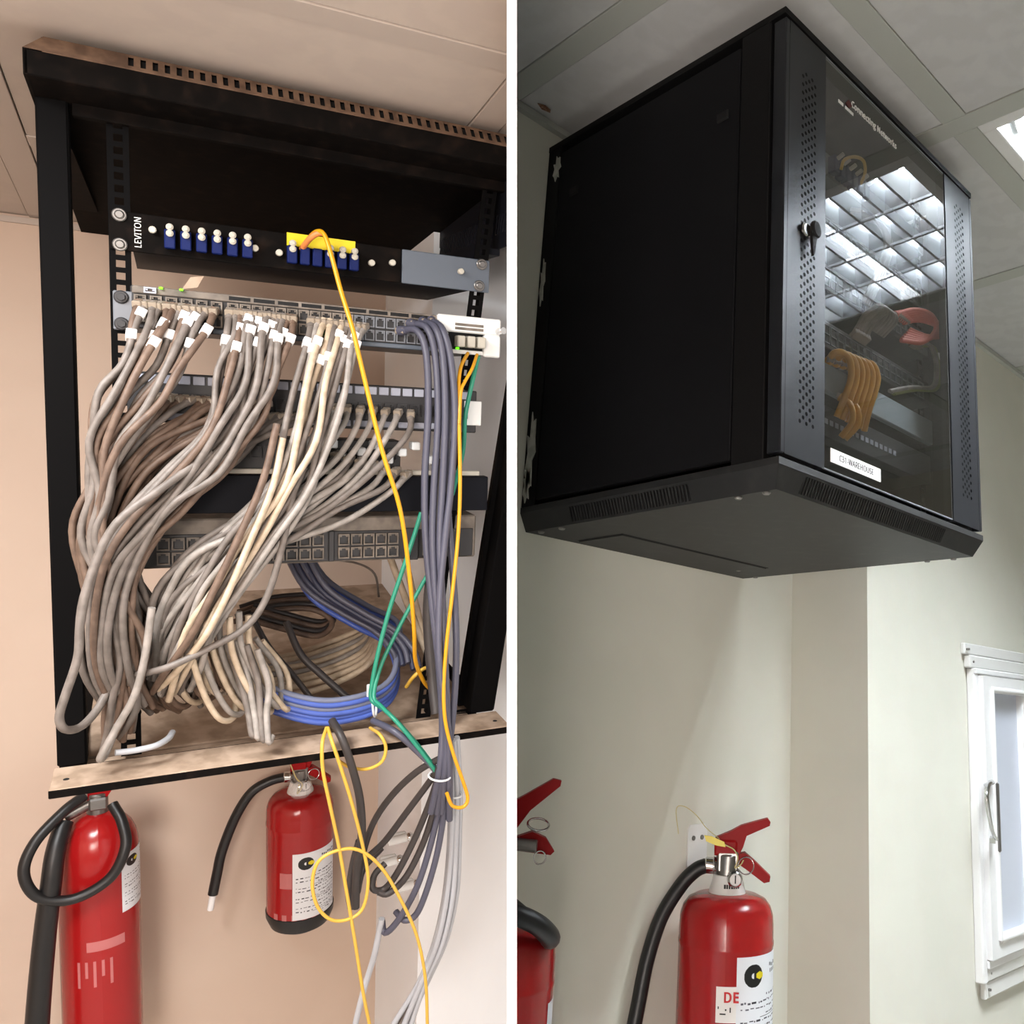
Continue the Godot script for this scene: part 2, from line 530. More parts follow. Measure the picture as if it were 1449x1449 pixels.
func room_right() -> void:
	var w := slab(ROOM_R, "wall_back", M.wall_cream, Vector3(-1.2, -2.0, -0.14), Vector3(0.764, 0.9, 0))
	# the wall steps forward beside the cabinet
	slab(ROOM_R, "wall_right", M.wall_cream, Vector3(0.764, -2.0, -0.14), Vector3(2.6, 0.9, 0.195))
	slab(ROOM_R, "floor", M.floor, Vector3(-4, -2.1, -0.2), Vector3(2.6, -2.0, 3.6))
	slab(ROOM_R, "wall_side", M.wall_cream, Vector3(2.5, -2.0, 0), Vector3(2.62, 0.9, 3.6))
	slab(ROOM_R, "wall_front", M.wall_cream, Vector3(-4, -2.0, 3.4), Vector3(2.6, 0.9, 3.52))
	var c := struct("ceiling", ROOM_R)
	part(c, "deck", M.tile_r, func(b: Mb): b.box(Vector3(-4, 0.88, -0.2), Vector3(2.6, 0.98, 3.6)))
	var xs := [-3.0, -2.42, -1.84, -1.26, -0.68, -0.1, 0.46, 1.04, 1.62, 2.2, 2.78]
	var zs := [-0.02, 0.575, 1.17, 1.765, 2.36, 2.955, 3.55]
	for i in xs.size() - 1:
		for j in zs.size() - 1:
			if is_equal_approx(xs[i], 0.46) and j == 1:
				continue
			part(c, "ceiling_tile", M.tile_r, func(b: Mb): b.box(Vector3(xs[i] + 0.0225, 0.757, zs[j] + 0.0225), Vector3(xs[i + 1] - 0.0225, 0.772, zs[j + 1] - 0.0225), 0.001))
	for x: float in xs:
		part(c, "ceiling_bar", M.bar_r, func(b: Mb): b.box(Vector3(x - 0.0215, 0.755, -0.02), Vector3(x + 0.0215, 0.775, 3.6), 0.0008))
	for z: float in zs:
		for i in xs.size() - 1:
			part(c, "ceiling_bar", M.bar_r, func(b: Mb): b.box(Vector3(xs[i] + 0.0222, 0.755, z - 0.0215), Vector3(xs[i + 1] - 0.0222, 0.775, z + 0.0215), 0.0008))
	# angle trim along the wall tops
	var t := struct("trim_1", ROOM_R)
	part(t, "wall_angle", M.bar_r, func(b: Mb): b.box(Vector3(-1.2, 0.742, 0.0), Vector3(0.764, 0.754, 0.012)))
	part(t, "wall_angle", M.bar_r, func(b: Mb): b.box(Vector3(0.764, 0.742, 0.195), Vector3(2.6, 0.754, 0.207)))
	part(t, "wall_angle", M.bar_r, func(b: Mb): b.box(Vector3(0.752, 0.742, 0.0), Vector3(0.764, 0.754, 0.207)))
	# window with a blind board, white frame and a bent handle
	var n := struct("window_1", ROOM_R)
	var z := 0.195
	var F := func(b: Mb, x0: float, y0: float, x1: float, y1: float, z0: float, z1: float): b.box(Vector3(x0, y0, z + z0), Vector3(x1, y1, z + z1), 0.003)
	part(n, "head_board", M.white_paint, func(b: Mb): F.call(b, 1.195, -0.118, 1.75, -0.09, 0, 0.012))
	part(n, "head_board", M.white_paint, func(b: Mb): F.call(b, 1.21, -0.150, 1.75, -0.119, 0, 0.018))
	part(n, "sill_board", M.white_paint, func(b: Mb): F.call(b, 1.245, -0.90, 1.75, -0.862, 0, 0.014))
	part(n, "sill_board", M.white_paint, func(b: Mb): F.call(b, 1.25, -0.861, 1.75, -0.832, 0, 0.02))
	part(n, "outer_frame", M.white_pvc, func(b: Mb):
		F.call(b, 1.222, -0.862, 1.245, -0.15, 0, 0.022)
		F.call(b, 1.222, -0.165, 1.75, -0.15, 0, 0.026)
		F.call(b, 1.245, -0.834, 1.75, -0.815, 0, 0.026))
	part(n, "groove", M.steel, func(b: Mb): b.box(Vector3(1.246, -0.1672, z + 0.004), Vector3(1.75, -0.165, z + 0.024)))
	part(n, "sash_frame", M.white_pvc, func(b: Mb):
		b.prism(PackedVector2Array([Vector2(1.246, -0.167), Vector2(1.296, -0.205), Vector2(1.296, -0.770), Vector2(1.246, -0.813)]), z, z + 0.034)
		b.prism(PackedVector2Array([Vector2(1.246, -0.167), Vector2(1.75, -0.167), Vector2(1.75, -0.205), Vector2(1.296, -0.205)]), z, z + 0.034)
		b.prism(PackedVector2Array([Vector2(1.246, -0.813), Vector2(1.296, -0.770), Vector2(1.75, -0.770), Vector2(1.75, -0.813)]), z, z + 0.034))
	part(n, "sash_bead", M.white_pvc, func(b: Mb):
		b.tube([Vector3(1.29, -0.2, z + 0.034), Vector3(1.29, -0.49, z + 0.034), Vector3(1.29, -0.775, z + 0.034)], 0.008, 8, 2)
		b.tube([Vector3(1.29, -0.2, z + 0.034), Vector3(1.5, -0.2, z + 0.034), Vector3(1.75, -0.2, z + 0.034)], 0.008, 8, 2)
		b.tube([Vector3(1.29, -0.775, z + 0.034), Vector3(1.5, -0.775, z + 0.034), Vector3(1.75, -0.775, z + 0.034)], 0.008, 8, 2))
	part(n, "pane", M.window_pane, func(b: Mb): b.box(Vector3(1.29, -0.775, z + 0.006), Vector3(1.75, -0.2, z + 0.012)))
	part(n, "sash_bar", M.white_pvc, func(b: Mb): F.call(b, 1.492, -0.77, 1.53, -0.205, 0.008, 0.03))
	var h := part(n, "handle", M.chrome, func(b: Mb):
		b.tube([Vector3(1.2629, -0.4191, 0.235), Vector3(1.2093, -0.4212, 0.25), Vector3(1.1693, -0.4424, 0.262), Vector3(1.1774, -0.4816, 0.262), Vector3(1.202, -0.5222, 0.258), Vector3(1.2414, -0.5461, 0.25)], 0.0065, 10, 5, false, 0.004)
		b.cyl(Vector3(1.2623, -0.429, 0.21), Vector3(1.2213, -0.4184, 0.25), 0.004)
		b.cyl(Vector3(1.2764, -0.5466, 0.21), Vector3(1.2378, -0.5427, 0.25), 0.004)
		b.box(Vector3(1.2364, -0.5442, 0.235), Vector3(1.2367, -0.5552, 0.25), 0.002))
	part(h, "back_plate", M.steel, func(b: Mb): b.box(Vector3(1.284, -0.58, z + 0.012), Vector3(1.294, -0.42, z + 0.045), 0.003))
	for q in [[1.205, -0.106], [1.228, -0.135], [1.262, -0.88], [1.268, -0.846]]:
		part(n, "screw", M.steel, func(b: Mb): b.cyl(Vector3(q[0], q[1], z + 0.01), Vector3(q[0], q[1], z + 0.0205), 0.003))
	# water stain and lifted paint where wall and ceiling meet
	part(w, "paint_flake", mottled("rust_stain", Color(0.42, 0.27, 0.2), Color(0.6, 0.47, 0.38), 0.9, 9.0, 0.04, 41), func(b: Mb):
		b.prism(PackedVector2Array([Vector2(0.0, 0.0), Vector2(0.012, 0.006), Vector2(0.026, 0.004), Vector2(0.03, -0.002), Vector2(0.014, -0.006)]), 0.0, 0.0015, Transform3D(Basis(Vector3(1, 0, 0), Vector3(0, 0, 1), Vector3(0, -1, 0)), Vector3(-0.055, 0.7548, 0.03))))

func troffer(room: Transform3D, at: Vector3, wx: float, wz: float, label: String, e: float) -> void:
	var o := thing("ceiling_light", label, "ceiling light", room, at)
	var f := 0.022
	part(o, "housing", M.white_paint, func(b: Mb):
		b.box(Vector3(-0.004, 0.0, -0.004), Vector3(f, 0.012, wz + 0.004), 0.002)
		b.box(Vector3(wx - f, 0.0, -0.004), Vector3(wx + 0.004, 0.012, wz + 0.004), 0.002)
		b.box(Vector3(f, 0.0, -0.004), Vector3(wx - f, 0.012, f), 0.002)
		b.box(Vector3(f, 0.0, wz - f), Vector3(wx - f, 0.012, wz + 0.004), 0.002)
		b.box(Vector3(0, 0.085, 0), Vector3(wx, 0.09, wz))
		b.box(Vector3(0, 0.012, 0), Vector3(0.004, 0.086, wz))
		b.box(Vector3(wx - 0.004, 0.012, 0), Vector3(wx, 0.086, wz))
		b.box(Vector3(0, 0.012, 0), Vector3(wx, 0.086, 0.004))
		b.box(Vector3(0, 0.012, wz - 0.004), Vector3(wx, 0.086, wz)))
	var p := (wx - 2.0 * f) / 4.0
	for k in 4:
		var x0 := f + p * k
		var xc := x0 + p / 2.0
		part(o, "reflector", M.reflector, func(b: Mb):
			b.grp = 4
			for s: float in [-1.0, 1.0]:
				for j in 8:
					var a := float(j) / 8.0
					var c := float(j + 1) / 8.0
					var xa: float = xc + s * (p / 2.0) * sqrt(a)
					var xb: float = xc + s * (p / 2.0) * sqrt(c)
					b.quad(Vector3(xa, 0.078 - 0.076 * a, f), Vector3(xb, 0.078 - 0.076 * c, f), Vector3(xb, 0.078 - 0.076 * c, wz - f), Vector3(xa, 0.078 - 0.076 * a, wz - f)))
		part(o, "channel_rim", M.louvre, func(b: Mb): b.box(Vector3(x0 - 0.0035, 0.001, f), Vector3(x0 + 0.0035, 0.008, wz - f), 0.001))
		# wedge-shaped cross blades of the louvre
		part(o, "louvre", M.louvre, func(b: Mb):
			for j in range(1, 9):
				var zc := f + (wz - 2.0 * f) * j / 9.0
				b.prism(PackedVector2Array([Vector2(zc - 0.003, 0.004), Vector2(zc + 0.003, 0.004), Vector2(zc + 0.016, 0.046), Vector2(zc - 0.016, 0.046)]), -p * 0.49, p * 0.49, Transform3D(Basis(Vector3(0, 0, 1), Vector3(0, 1, 0), Vector3(-1, 0, 0)), Vector3(xc, 0, 0))))
		var tb := part(o, "tube", M.tube, func(b: Mb): b.cyl(Vector3(xc, 0.06, f + 0.02), Vector3(xc, 0.06, wz - f - 0.02), 0.0125, 16))
		tb.set_meta("lamp", true)
		var l := OmniLight3D.new()
		l.name = "tube_light"
		l.light_color = Color(0.96, 0.98, 1.0)
		l.light_energy = 0.15
		l.light_size = 0.012
		l.omni_range = 8.0
		l.omni_attenuation = 2.0
		l.shadow_enabled = true
		l.position = Vector3(xc, 0.06, wz / 2.0)
		o.add_child(l, true)

# ---------------------------------------------------------------- right room: the closed wall cabinet
func wall_cabinet() -> void:
	var o := thing("network_cabinet", "closed black wall cabinet with a tinted glass door and perforated door edges", "network cabinet", ROOM_R, Vector3(0, 0, 0))
	var W := 0.6
	var D := 0.529
	part(o, "side_panel", M.black_side, func(b: Mb): b.box(Vector3(0.001, 0.047, 0.036), Vector3(0.012, 0.684, 0.446), 0.001))
	part(o, "side_panel", M.black_side, func(b: Mb): b.box(Vector3(W - 0.012, 0.047, 0.036), Vector3(W - 0.001, 0.684, 0.446), 0.001))
	for x: float in [0.0, W - 0.03]:
		part(o, "frame_post", M.black, func(b: Mb): b.box(Vector3(x, 0.038, 0.449), Vector3(x + 0.03, 0.699, 0.503), 0.0015))
		part(o, "frame_post", M.black, func(b: Mb): b.box(Vector3(x, 0.038, 0.0), Vector3(x + 0.03, 0.699, 0.034), 0.0015))
	part(o, "back_panel", M.black, func(b: Mb): b.box(Vector3(0.03, 0.038, 0.003), Vector3(W - 0.03, 0.699, 0.01)))
	for q in [[0.0, Vector2(0.5809, 0.4160)], [0.0, Vector2(0.5911, 0.0790)]]:
		part(o, "side_latch", M.void, func(b: Mb): b.box(Vector3(-0.0025, q[1].x - 0.008, q[1].y - 0.011), Vector3(0.002, q[1].x + 0.008, q[1].y + 0.011), 0.002))
	# caps: upright lip, then a slotted slope, then the flat plate
	for s in 2:
		var c := part(o, "bottom_cap" if s == 0 else "top_cap", M.black_worn if s == 0 else M.black, func(b: Mb):
			var y0 := 0.0386 if s == 0 else 0.6986
			var yl := 0.0290 if s == 0 else 0.7090   # end of the upright lip
			var yf := 0.0 if s == 0 else 0.7208
			var i := 0.014
			b.box(Vector3(0, y0, 0), Vector3(W, yl, D))
			b.box(Vector3(i, yl, 0), Vector3(W - i, yf, D - i))
			# sloping bands along front, left and right
			var dy := Vector3(0, yf - yl, 0)
			b.slotted(Vector3(i, yl, D), Vector3(W - 2 * i, 0, 0), dy + Vector3(0, 0, -i), Vector3(0, 0, -0.001), 62, 0.12, 0.88, 0.35, 0.5, 0.08, 0.78)
			b.slotted(Vector3(0, yl, 0), Vector3(0, 0, D - i), dy + Vector3(i, 0, 0), Vector3(0.001, 0, 0), 40, 0.12, 0.88, -0.35, 0.5, 0.23, 0.72)
			b.slotted(Vector3(W, yl, 0), Vector3(0, 0, D - i), dy + Vector3(-i, 0, 0), Vector3(-0.001, 0, 0), 40, 0.12, 0.88, -0.35, 0.5, 0.23, 0.72)
			# mitred corners
			var mid := Vector3(W / 2, (yl + y0) / 2, D / 2)
			for x: float in [0.0, W]:
				var xi := i if x == 0.0 else W - i
				b.face([Vector3(x, yl, D), Vector3(xi, yl, D), Vector3(xi, yf, D - i)], mid)
				b.face([Vector3(x, yl, D), Vector3(x, yl, D - i), Vector3(xi, yf, D - i)], mid))
		if s == 0:
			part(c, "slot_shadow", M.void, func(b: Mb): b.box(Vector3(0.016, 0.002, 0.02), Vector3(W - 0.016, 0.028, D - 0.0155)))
	# screws and the cable entry plate underneath
	for q in [[0.021, 0.447], [0.021, 0.494], [0.024, 0.028], [0.024, 0.08], [0.582, 0.43], [0.584, 0.48], [0.489, 0.067], [0.578, 0.04]]:
		part(o, "bottom_screw", M.steel, func(b: Mb): b.cyl(Vector3(q[0], -0.003, q[1]), Vector3(q[0], 0.002, q[1]), 0.0055, 14, 0.0015))
	part(o, "entry_plate", M.black_worn, func(b: Mb): b.box(Vector3(0.112, -0.0022, 0.02), Vector3(0.5, 0.001, 0.128), 0.0006))
	part(o, "entry_plate_gap", M.void, func(b: Mb):
		b.box(Vector3(0.109, -0.0006, 0.02), Vector3(0.112, 0.001, 0.131))
		b.box(Vector3(0.109, -0.0006, 0.128), Vector3(0.503, 0.001, 0.131)))
	# scraped filler on the rear edge
	for q in [[0.028, 0.655, 0.022, 0.042], [0.012, 0.44, 0.014, 0.075], [0.016, 0.13, 0.026, 0.12], [0.010, 0.075, 0.022, 0.05]]:
		part(o, "filler_smear", M.paint_fill, func(b: Mb):
			var pts := PackedVector2Array()
			for k in 14:
				var a := TAU * k / 14.0
				var rr := 1.0 if k % 2 == 0 else 0.62 + 0.2 * sin(k * 2.3)
				pts.append(Vector2(cos(a) * q[2] * 0.5 * rr, sin(a) * q[3] * 0.62 * rr))
			b.prism(pts, 0.0, 0.0018, Transform3D(Basis(Vector3(0, 0, 1), Vector3(0, 1, 0), Vector3(-1, 0, 0)), Vector3(0.0, q[1], maxf(q[0], q[2] * 0.5 + 0.002)))))
	# door
	for s in 2:
		var stile := part(o, "door_stile", M.door_black_sheen, func(b: Mb):
			if s == 0:
				b.box(Vector3(0.002, 0.045, 0.507), Vector3(0.012, 0.694, D), 0.0015)
				perforated(b, 0.012, 0.103, 0.045, 0.694, D - 0.0002, 0.041, 0.079, 0.094, 0.632)
				b.box(Vector3(0.099, 0.045, 0.512), Vector3(0.103, 0.694, D - 0.001))
			else:
				b.box(Vector3(0.588, 0.045, 0.507), Vector3(0.598, 0.694, D), 0.0015)
				perforated(b, 0.489, 0.588, 0.045, 0.694, D - 0.0002, 0.524, 0.562, 0.094, 0.655)
				b.box(Vector3(0.489, 0.045, 0.512), Vector3(0.493, 0.694, D - 0.001)))
		part(stile, "stile_hole_shade", M.void, func(b: Mb): b.box(Vector3(0.012 if s == 0 else 0.493, 0.047, 0.509), Vector3(0.099 if s == 0 else 0.588, 0.692, 0.515)))  # near-black sheet standing in for the shade behind the holes
	var d := part(o, "glass_pane", M.glass, func(b: Mb): b.quad(Vector3(0.103, 0.047, D - 0.001), Vector3(0.485, 0.047, D - 0.001), Vector3(0.485, 0.692, D - 0.001), Vector3(0.103, 0.692, D - 0.001)))
	part(d, "glass_seal", M.void, func(b: Mb): b.box(Vector3(0.485, 0.047, D - 0.008), Vector3(0.489, 0.692, D - 0.002)))
	for y: float in [0.6915, 0.0455]:
		part(d, "glass_edge", M.device_grey, func(b: Mb): b.box(Vector3(0.103, y, D - 0.004), Vector3(0.485, y + 0.002, D - 0.0005)))
	words(d, "lettering", "Connecting Networks", 0.0105, M.white_ink, Transform3D(Basis.IDENTITY, Vector3(0.2435, 0.653, D)), 0.001)
	part(d, "logo_mark", mat("logo_red", Color(0.3, 0.09, 0.09)), func(b: Mb): b.prism(PackedVector2Array([Vector2(0.158, 0.645), Vector2(0.166, 0.655), Vector2(0.176, 0.649), Vector2(0.168, 0.641)]), D - 0.0004, D + 0.0004))
	part(d, "logo_print", M.white_ink, func(b: Mb):
		for k in 9:
			if k != 3:
				b.box(Vector3(0.137 + k * 0.0048, 0.6335, D - 0.0004), Vector3(0.1407 + k * 0.0048, 0.6385, D + 0.0004)))
	var lock := part(o, "door_lock", M.chrome, func(b: Mb): b.cyl(Vector3(0.051, 0.377, D), Vector3(0.051, 0.377, D + 0.006), 0.0105, 20, 0.002))
	part(lock, "key_head", M.void, func(b: Mb): b.cyl(Vector3(0.066, 0.383, D + 0.005), Vector3(0.067, 0.383, D + 0.012), 0.0125, 18, 0.002))
	part(lock, "key", M.void, func(b: Mb): b.prism(PackedVector2Array([Vector2(0.055, 0.384), Vector2(0.07, 0.376), Vector2(0.066, 0.362), Vector2(0.063, 0.345), Vector2(0.060, 0.340), Vector2(0.058, 0.352), Vector2(0.056, 0.366)]), D + 0.006, D + 0.010))
	var plate := part(o, "name_label", M.paper, func(b: Mb): b.box(Vector3(0.1165, 0.0585, D), Vector3(0.25, 0.0785, D + 0.0012), 0.0004))
	words(plate, "label_print", "C31-WAREHOUSE", 0.0085, M.ink, Transform3D(Basis.IDENTITY, Vector3(0.1835, 0.0685, D + 0.0012)), 0.0006)
	cabinet_inside()

# plate in the plane z with a lattice of round holes inside hx0..hx1, hy0..hy1
func perforated(b: Mb, x0: float, x1: float, y0: float, y1: float, z: float, hx0: float, hx1: float, hy0: float, hy1: float) -> void:
	var q := func(a: float, c: float, e: float, f: float): b.quad(Vector3(a, c, z), Vector3(e, c, z), Vector3(e, f, z), Vector3(a, f, z))
	q.call(x0, y0, hx0, y1)
	q.call(hx1, y0, x1, y1)
	q.call(hx0, y0, hx1, hy0)
	q.call(hx0, hy1, hx1, y1)
	var nx := 5
	var cw := (hx1 - hx0) / nx
	var ny := int((hy1 - hy0) / (cw * 0.9))
	var ch := (hy1 - hy0) / ny
	for i in nx:
		for j in ny:
			var ax := hx0 + cw * i
			var ay := hy0 + ch * j
			if (i + j) % 2 == 1:
				q.call(ax, ay, ax + cw, ay + ch)
				continue
			var c := Vector3(ax + cw / 2, ay + ch / 2, z)
			var sq := [Vector3(ax, ay, z), Vector3(ax + cw, ay, z), Vector3(ax + cw, ay + ch, z), Vector3(ax, ay + ch, z)]
			for s in 4:
				var o0: Vector3 = sq[s]
				var o1: Vector3 = sq[(s + 1) % 4]
				var a0 := -PI * 0.75 + PI / 2 * s
				var r := cw * 0.40
				var p0 := c + Vector3(cos(a0), sin(a0), 0) * r
				var p1 := c + Vector3(cos(a0 + PI / 4), sin(a0 + PI / 4), 0) * r
				var p2 := c + Vector3(cos(a0 + PI / 2), sin(a0 + PI / 2), 0) * r
				b.tri(o0, o1, p1)
				b.tri(o0, p1, p0)
				b.tri(o1, p2, p1)

func cabinet_inside() -> void:
	var Z := 0.468
	for x: float in [0.06, 0.52]:
		var r := thing("mounting_rail", "black mounting rail inside the glass-door cabinet, %s" % ("hinge side" if x > 0.3 else "lock side"), "rail", ROOM_R, Vector3(x, 0.04, Z))
		part(r, "rail_strip", M.black, func(b: Mb): b.slotted(Vector3(0, 0, -0.02), Vector3(0, 0.65, 0), Vector3(0.022, 0, 0), Vector3(0, 0, 0.003), 40, 0.25, 0.75, 0.0, 0.4))
	# fibre panel with blue adapters at the top
	var f := thing("fibre_patch_unit", "fibre panel with blue adapters behind the glass door, topmost unit of the closed cabinet", "fibre panel", ROOM_R, Vector3(0.08, 0.5835, Z))
	part(f, "face_plate", M.device_grey, func(b: Mb): b.box(Vector3(0, -0.02, -0.16), Vector3(0.44, 0.022, 0.0), 0.001))
	for k in 6:
		var ad := part(f, "adapter", M.adapter, func(b: Mb): b.box(Vector3(0.12 + k * 0.0185, -0.014, 0), Vector3(0.134 + k * 0.0185, 0.016, 0.014), 0.001))
		part(ad, "dust_cap", M.ivory, func(b: Mb): b.cyl(Vector3(0.127 + k * 0.0185, 0.010, 0.014), Vector3(0.127 + k * 0.0185, 0.014, 0.026), 0.0035, 8))
	var specs := [
		["switch_unit", "black switch with small ports behind the glass door, under the orange bundle", 0.385, 0.045, 0.0],
		["blanking_unit", "plain grey blanking panel behind the glass door, below the yellow loops", 0.217, 0.044, 0.006],
		["patch_unit", "black patch panel behind the glass door, just under the loop of yellow cords", 0.29, 0.045, 0.0],
		["patch_unit", "black patch panel with a dotted row of markers behind the glass door, lowest unit", 0.15, 0.05, 0.0],
		["patch_unit", "black patch panel behind the lamp reflection in the glass door", 0.47, 0.045, 0.0]]
	for s in specs:
		var p := thing(s[0], s[1], "rack unit", ROOM_R, Vector3(0.075, s[2], Z))
		part(p, "body", M.blank_grey if s[0] == "blanking_unit" else M.device, func(b: Mb): b.box(Vector3(0, -s[3] / 2, -0.2 if s[0] != "blanking_unit" else -0.003), Vector3(0.45, s[3] / 2, s[4] + 0.002), 0.0015))
		if s[0] == "blanking_unit":
			continue
		if s[2] < 0.2:
			for k in 16:
				part(p, "marker", M.label_cell, func(b: Mb): b.box(Vector3(0.10 + k * 0.0145, -0.004, 0.002), Vector3(0.109 + k * 0.0145, 0.004, 0.003)))
		else:
			for k in 20:
				part(p, "port", M.device_grey, func(b: Mb):
					var x := 0.03 + k * 0.02
					for e in [[x, -0.015, x + 0.0015, 0.015], [x + 0.016, -0.015, x + 0.0175, 0.015], [x, -0.015, x + 0.0175, -0.0135], [x, 0.0135, x + 0.0175, 0.015], [x, -0.001, x + 0.0175, 0.001]]:
						b.box(Vector3(e[0], e[1], 0.002), Vector3(e[2], e[3], 0.004)))
	# cords in the cabinet
	for k in 6:
		cord("patch_cable", "yellow cord looping between panels behind the glass door, %s of six from the lock side" % nth(k), "yellow cords in the closed cabinet",
			[(Vector3(0.2002, 0.2464, 0.47) + Vector3(0.0195, 0.003, 0) * k), (Vector3(0.1928, 0.254, 0.485) + Vector3(0.0195, 0.0032, 0) * k), (Vector3(0.2046, 0.2554, 0.495) + Vector3(0.0178, 0.0014, 0) * k), (Vector3(0.2192, 0.2461, 0.497) + Vector3(0.0161, -0.0005, 0) * k), (Vector3(0.2243, 0.2219, 0.495) + Vector3(0.0141, -0.0002, 0) * k), (Vector3(0.2163, 0.1922, 0.49) + Vector3(0.0138, -0.0004, 0) * k), (Vector3(0.2161, 0.1615, 0.475) + Vector3(0.0157, -0.0002, 0) * k)], 0.0055, M.cord_yellow, true, -1.0, ROOM_R)
	for k in 2:
		cord("patch_cable", "yellow cord in the lower corner behind the glass door, %s" % ("nearer the lock" if k == 0 else "farther from the lock"), "yellow cords low in the closed cabinet",
			[Vector3(0.222 + k * 0.018, 0.195, Z + 0.01), Vector3(0.228 + k * 0.018, 0.18, Z + 0.024), Vector3(0.232 + k * 0.016, 0.155, Z + 0.024), Vector3(0.226 + k * 0.012, 0.132, Z + 0.008)], 0.005, M.cord_yellow, true, -1.0, ROOM_R)
	for k in 6:
		var a := k * 0.006
		cord("patch_cable", "orange cord of the tied bundle behind the glass door, %s from below" % nth(k), "orange cords in the closed cabinet",
			[Vector3(0.3991, 0.3973, 0.468) + Vector3(a, 0.0, 0.006), Vector3(0.4439, 0.4161, 0.475) + Vector3(a, 0.004 - a * 0.3, 0.012), Vector3(0.4864, 0.4225, 0.48) + Vector3(a, -a * 0.4, 0.018), Vector3(0.4987, 0.3997, 0.48) + Vector3(a * 0.6, -a * 0.2, 0.02), Vector3(0.4676, 0.3671, 0.475) + Vector3(a * 0.4, a * 0.5, 0.015), Vector3(0.4224, 0.3597, 0.468) + Vector3(a, a, 0.004)], 0.0048, M.cord_orange, true, -1.0, ROOM_R)
	for k in 5:
		var a := k * 0.008
		cord("patch_cable", "pale cord looping out of the switch behind the glass door, %s from the lock side" % nth(k), "pale cords in the closed cabinet",
			[Vector3(0.2697, 0.3145, 0.468) + Vector3(a, 0, 0.004), Vector3(0.265, 0.3413, 0.475) + Vector3(a, 0.0, 0.02), Vector3(0.2934, 0.3653, 0.48) + Vector3(a, 0.0, 0.026), Vector3(0.3176, 0.3595, 0.48) + Vector3(a, 0.0, 0.024), Vector3(0.3285, 0.3443, 0.468) + Vector3(a, 0.0, 0.004)], 0.0036, M.cord_light, true, -1.0, ROOM_R)
	for k in 4:
		var a := k * 0.006
		cord("patch_cable", "grey cord hanging behind the lamp reflection in the glass door, %s from the lock side" % nth(k), "grey cords high in the closed cabinet",
			[Vector3(0.2708, 0.5345, 0.468) + Vector3(a, 0.0, 0.004), Vector3(0.2968, 0.5182, 0.475) + Vector3(a, 0, 0.024), Vector3(0.3138, 0.4859, 0.478) + Vector3(a, 0, 0.028), Vector3(0.3092, 0.4399, 0.475) + Vector3(a, 0, 0.02), Vector3(0.2915, 0.378, 0.468) + Vector3(a, 0, 0.008)], 0.0036, M.cord_light, true, -1.0, ROOM_R)
	for k in 4:
		var a := k * 0.005
		cord("patch_cable", "green-yellow cord bent down at the hinge side behind the glass door, %s from the outside" % nth(k), "green-yellow cords in the closed cabinet",
			[Vector3(0.472, 0.3648, 0.474) + Vector3(-a, 0, 0), Vector3(0.5034, 0.3721, 0.488) + Vector3(-a, 0, 0), Vector3(0.515, 0.3542, 0.494) + Vector3(-a, 0, 0), Vector3(0.5175, 0.3209, 0.496) + Vector3(-a, 0, 0), Vector3(0.5117, 0.2925, 0.49) + Vector3(-a, 0, 0), Vector3(0.4549, 0.2748, 0.48) + Vector3(-a, 0.002, 0), Vector3(0.3956, 0.2535, 0.472) + Vector3(-a, 0, 0)], 0.0036, mat("cord_olive", Color(0.5, 0.52, 0.22), 0.45) if k < 2 else M.cord_light, true, -1.0 if k else 0.35, ROOM_R)
	cord("fibre_cable", "thin yellow fibre cord looping over the blue adapters behind the glass door", "", [Vector3(0.2202, 0.5817, 0.48), Vector3(0.215, 0.5926, 0.49), Vector3(0.2389, 0.6085, 0.495), Vector3(0.265, 0.6146, 0.495), Vector3(0.2775, 0.601, 0.49), Vector3(0.2781, 0.583, 0.48)], 0.0028, M.cord_pale_yellow, false, -1.0, ROOM_R)

# ---------------------------------------------------------------- fire extinguishers
# local axes: x to the observer's right, z towards the observer; one unit is a 67th of the radius
func ext_frame(room: Transform3D, at: Vector3, toward: Vector3) -> Basis:
	var z := Vector3(toward.x - at.x, 0, toward.z - at.z).normalized()
	return Basis(Vector3.UP.cross(z), Vector3.UP, z)

func label_sheet(seed_no: int, mark: bool) -> StandardMaterial3D:
	var im := Image.create(160, 256, false, Image.FORMAT_RGB8)
	im.fill(Color(0.87, 0.88, 0.9))
	var g := RandomNumberGenerator.new()
	g.seed = seed_no
	var dark := Color(0.12, 0.12, 0.15)
	if mark:
		for y in range(14, 66):
			for x in range(14, 66):
				var d := Vector2(x - 40, y - 40).length()
				if d < 24 and (d > 6 or x > 40):
					im.set_pixel(x, y, Color(0.06, 0.06, 0.06))
				if absf(y - 40) < 9 - absf(x - 56) * 0.5 and x > 46:
					im.set_pixel(x, y, Color(0.85, 0.78, 0.1))
		for k in 8:
			im.fill_rect(Rect2i(92 + k * 8, 20 + (k % 3) * 2, 5, 7), dark)
			im.fill_rect(Rect2i(96 + k * 8, 34, 4, 8), dark)
	for row in 13:
		var y := 80 + row * 13
		var x := 10 + (70 if row % 3 == 0 else 0)
		while x < 150:
			var w := g.randi_range(3, 12)
			im.fill_rect(Rect2i(x, y + g.randi_range(0, 2), mini(w, 152 - x), g.randi_range(2, 4)), dark.lerp(Color(0.5, 0.5, 0.55), g.randf() * 0.6))
			x += w + g.randi_range(2, 7)
		if row % 4 == 3:
			im.fill_rect(Rect2i(60, y + 8, 96, 1), dark)
	var m := mat("label_sheet_%d" % seed_no, Color.WHITE, 0.5)
	m.albedo_texture = ImageTexture.create_from_image(im)
	m.texture_repeat = false
	return m

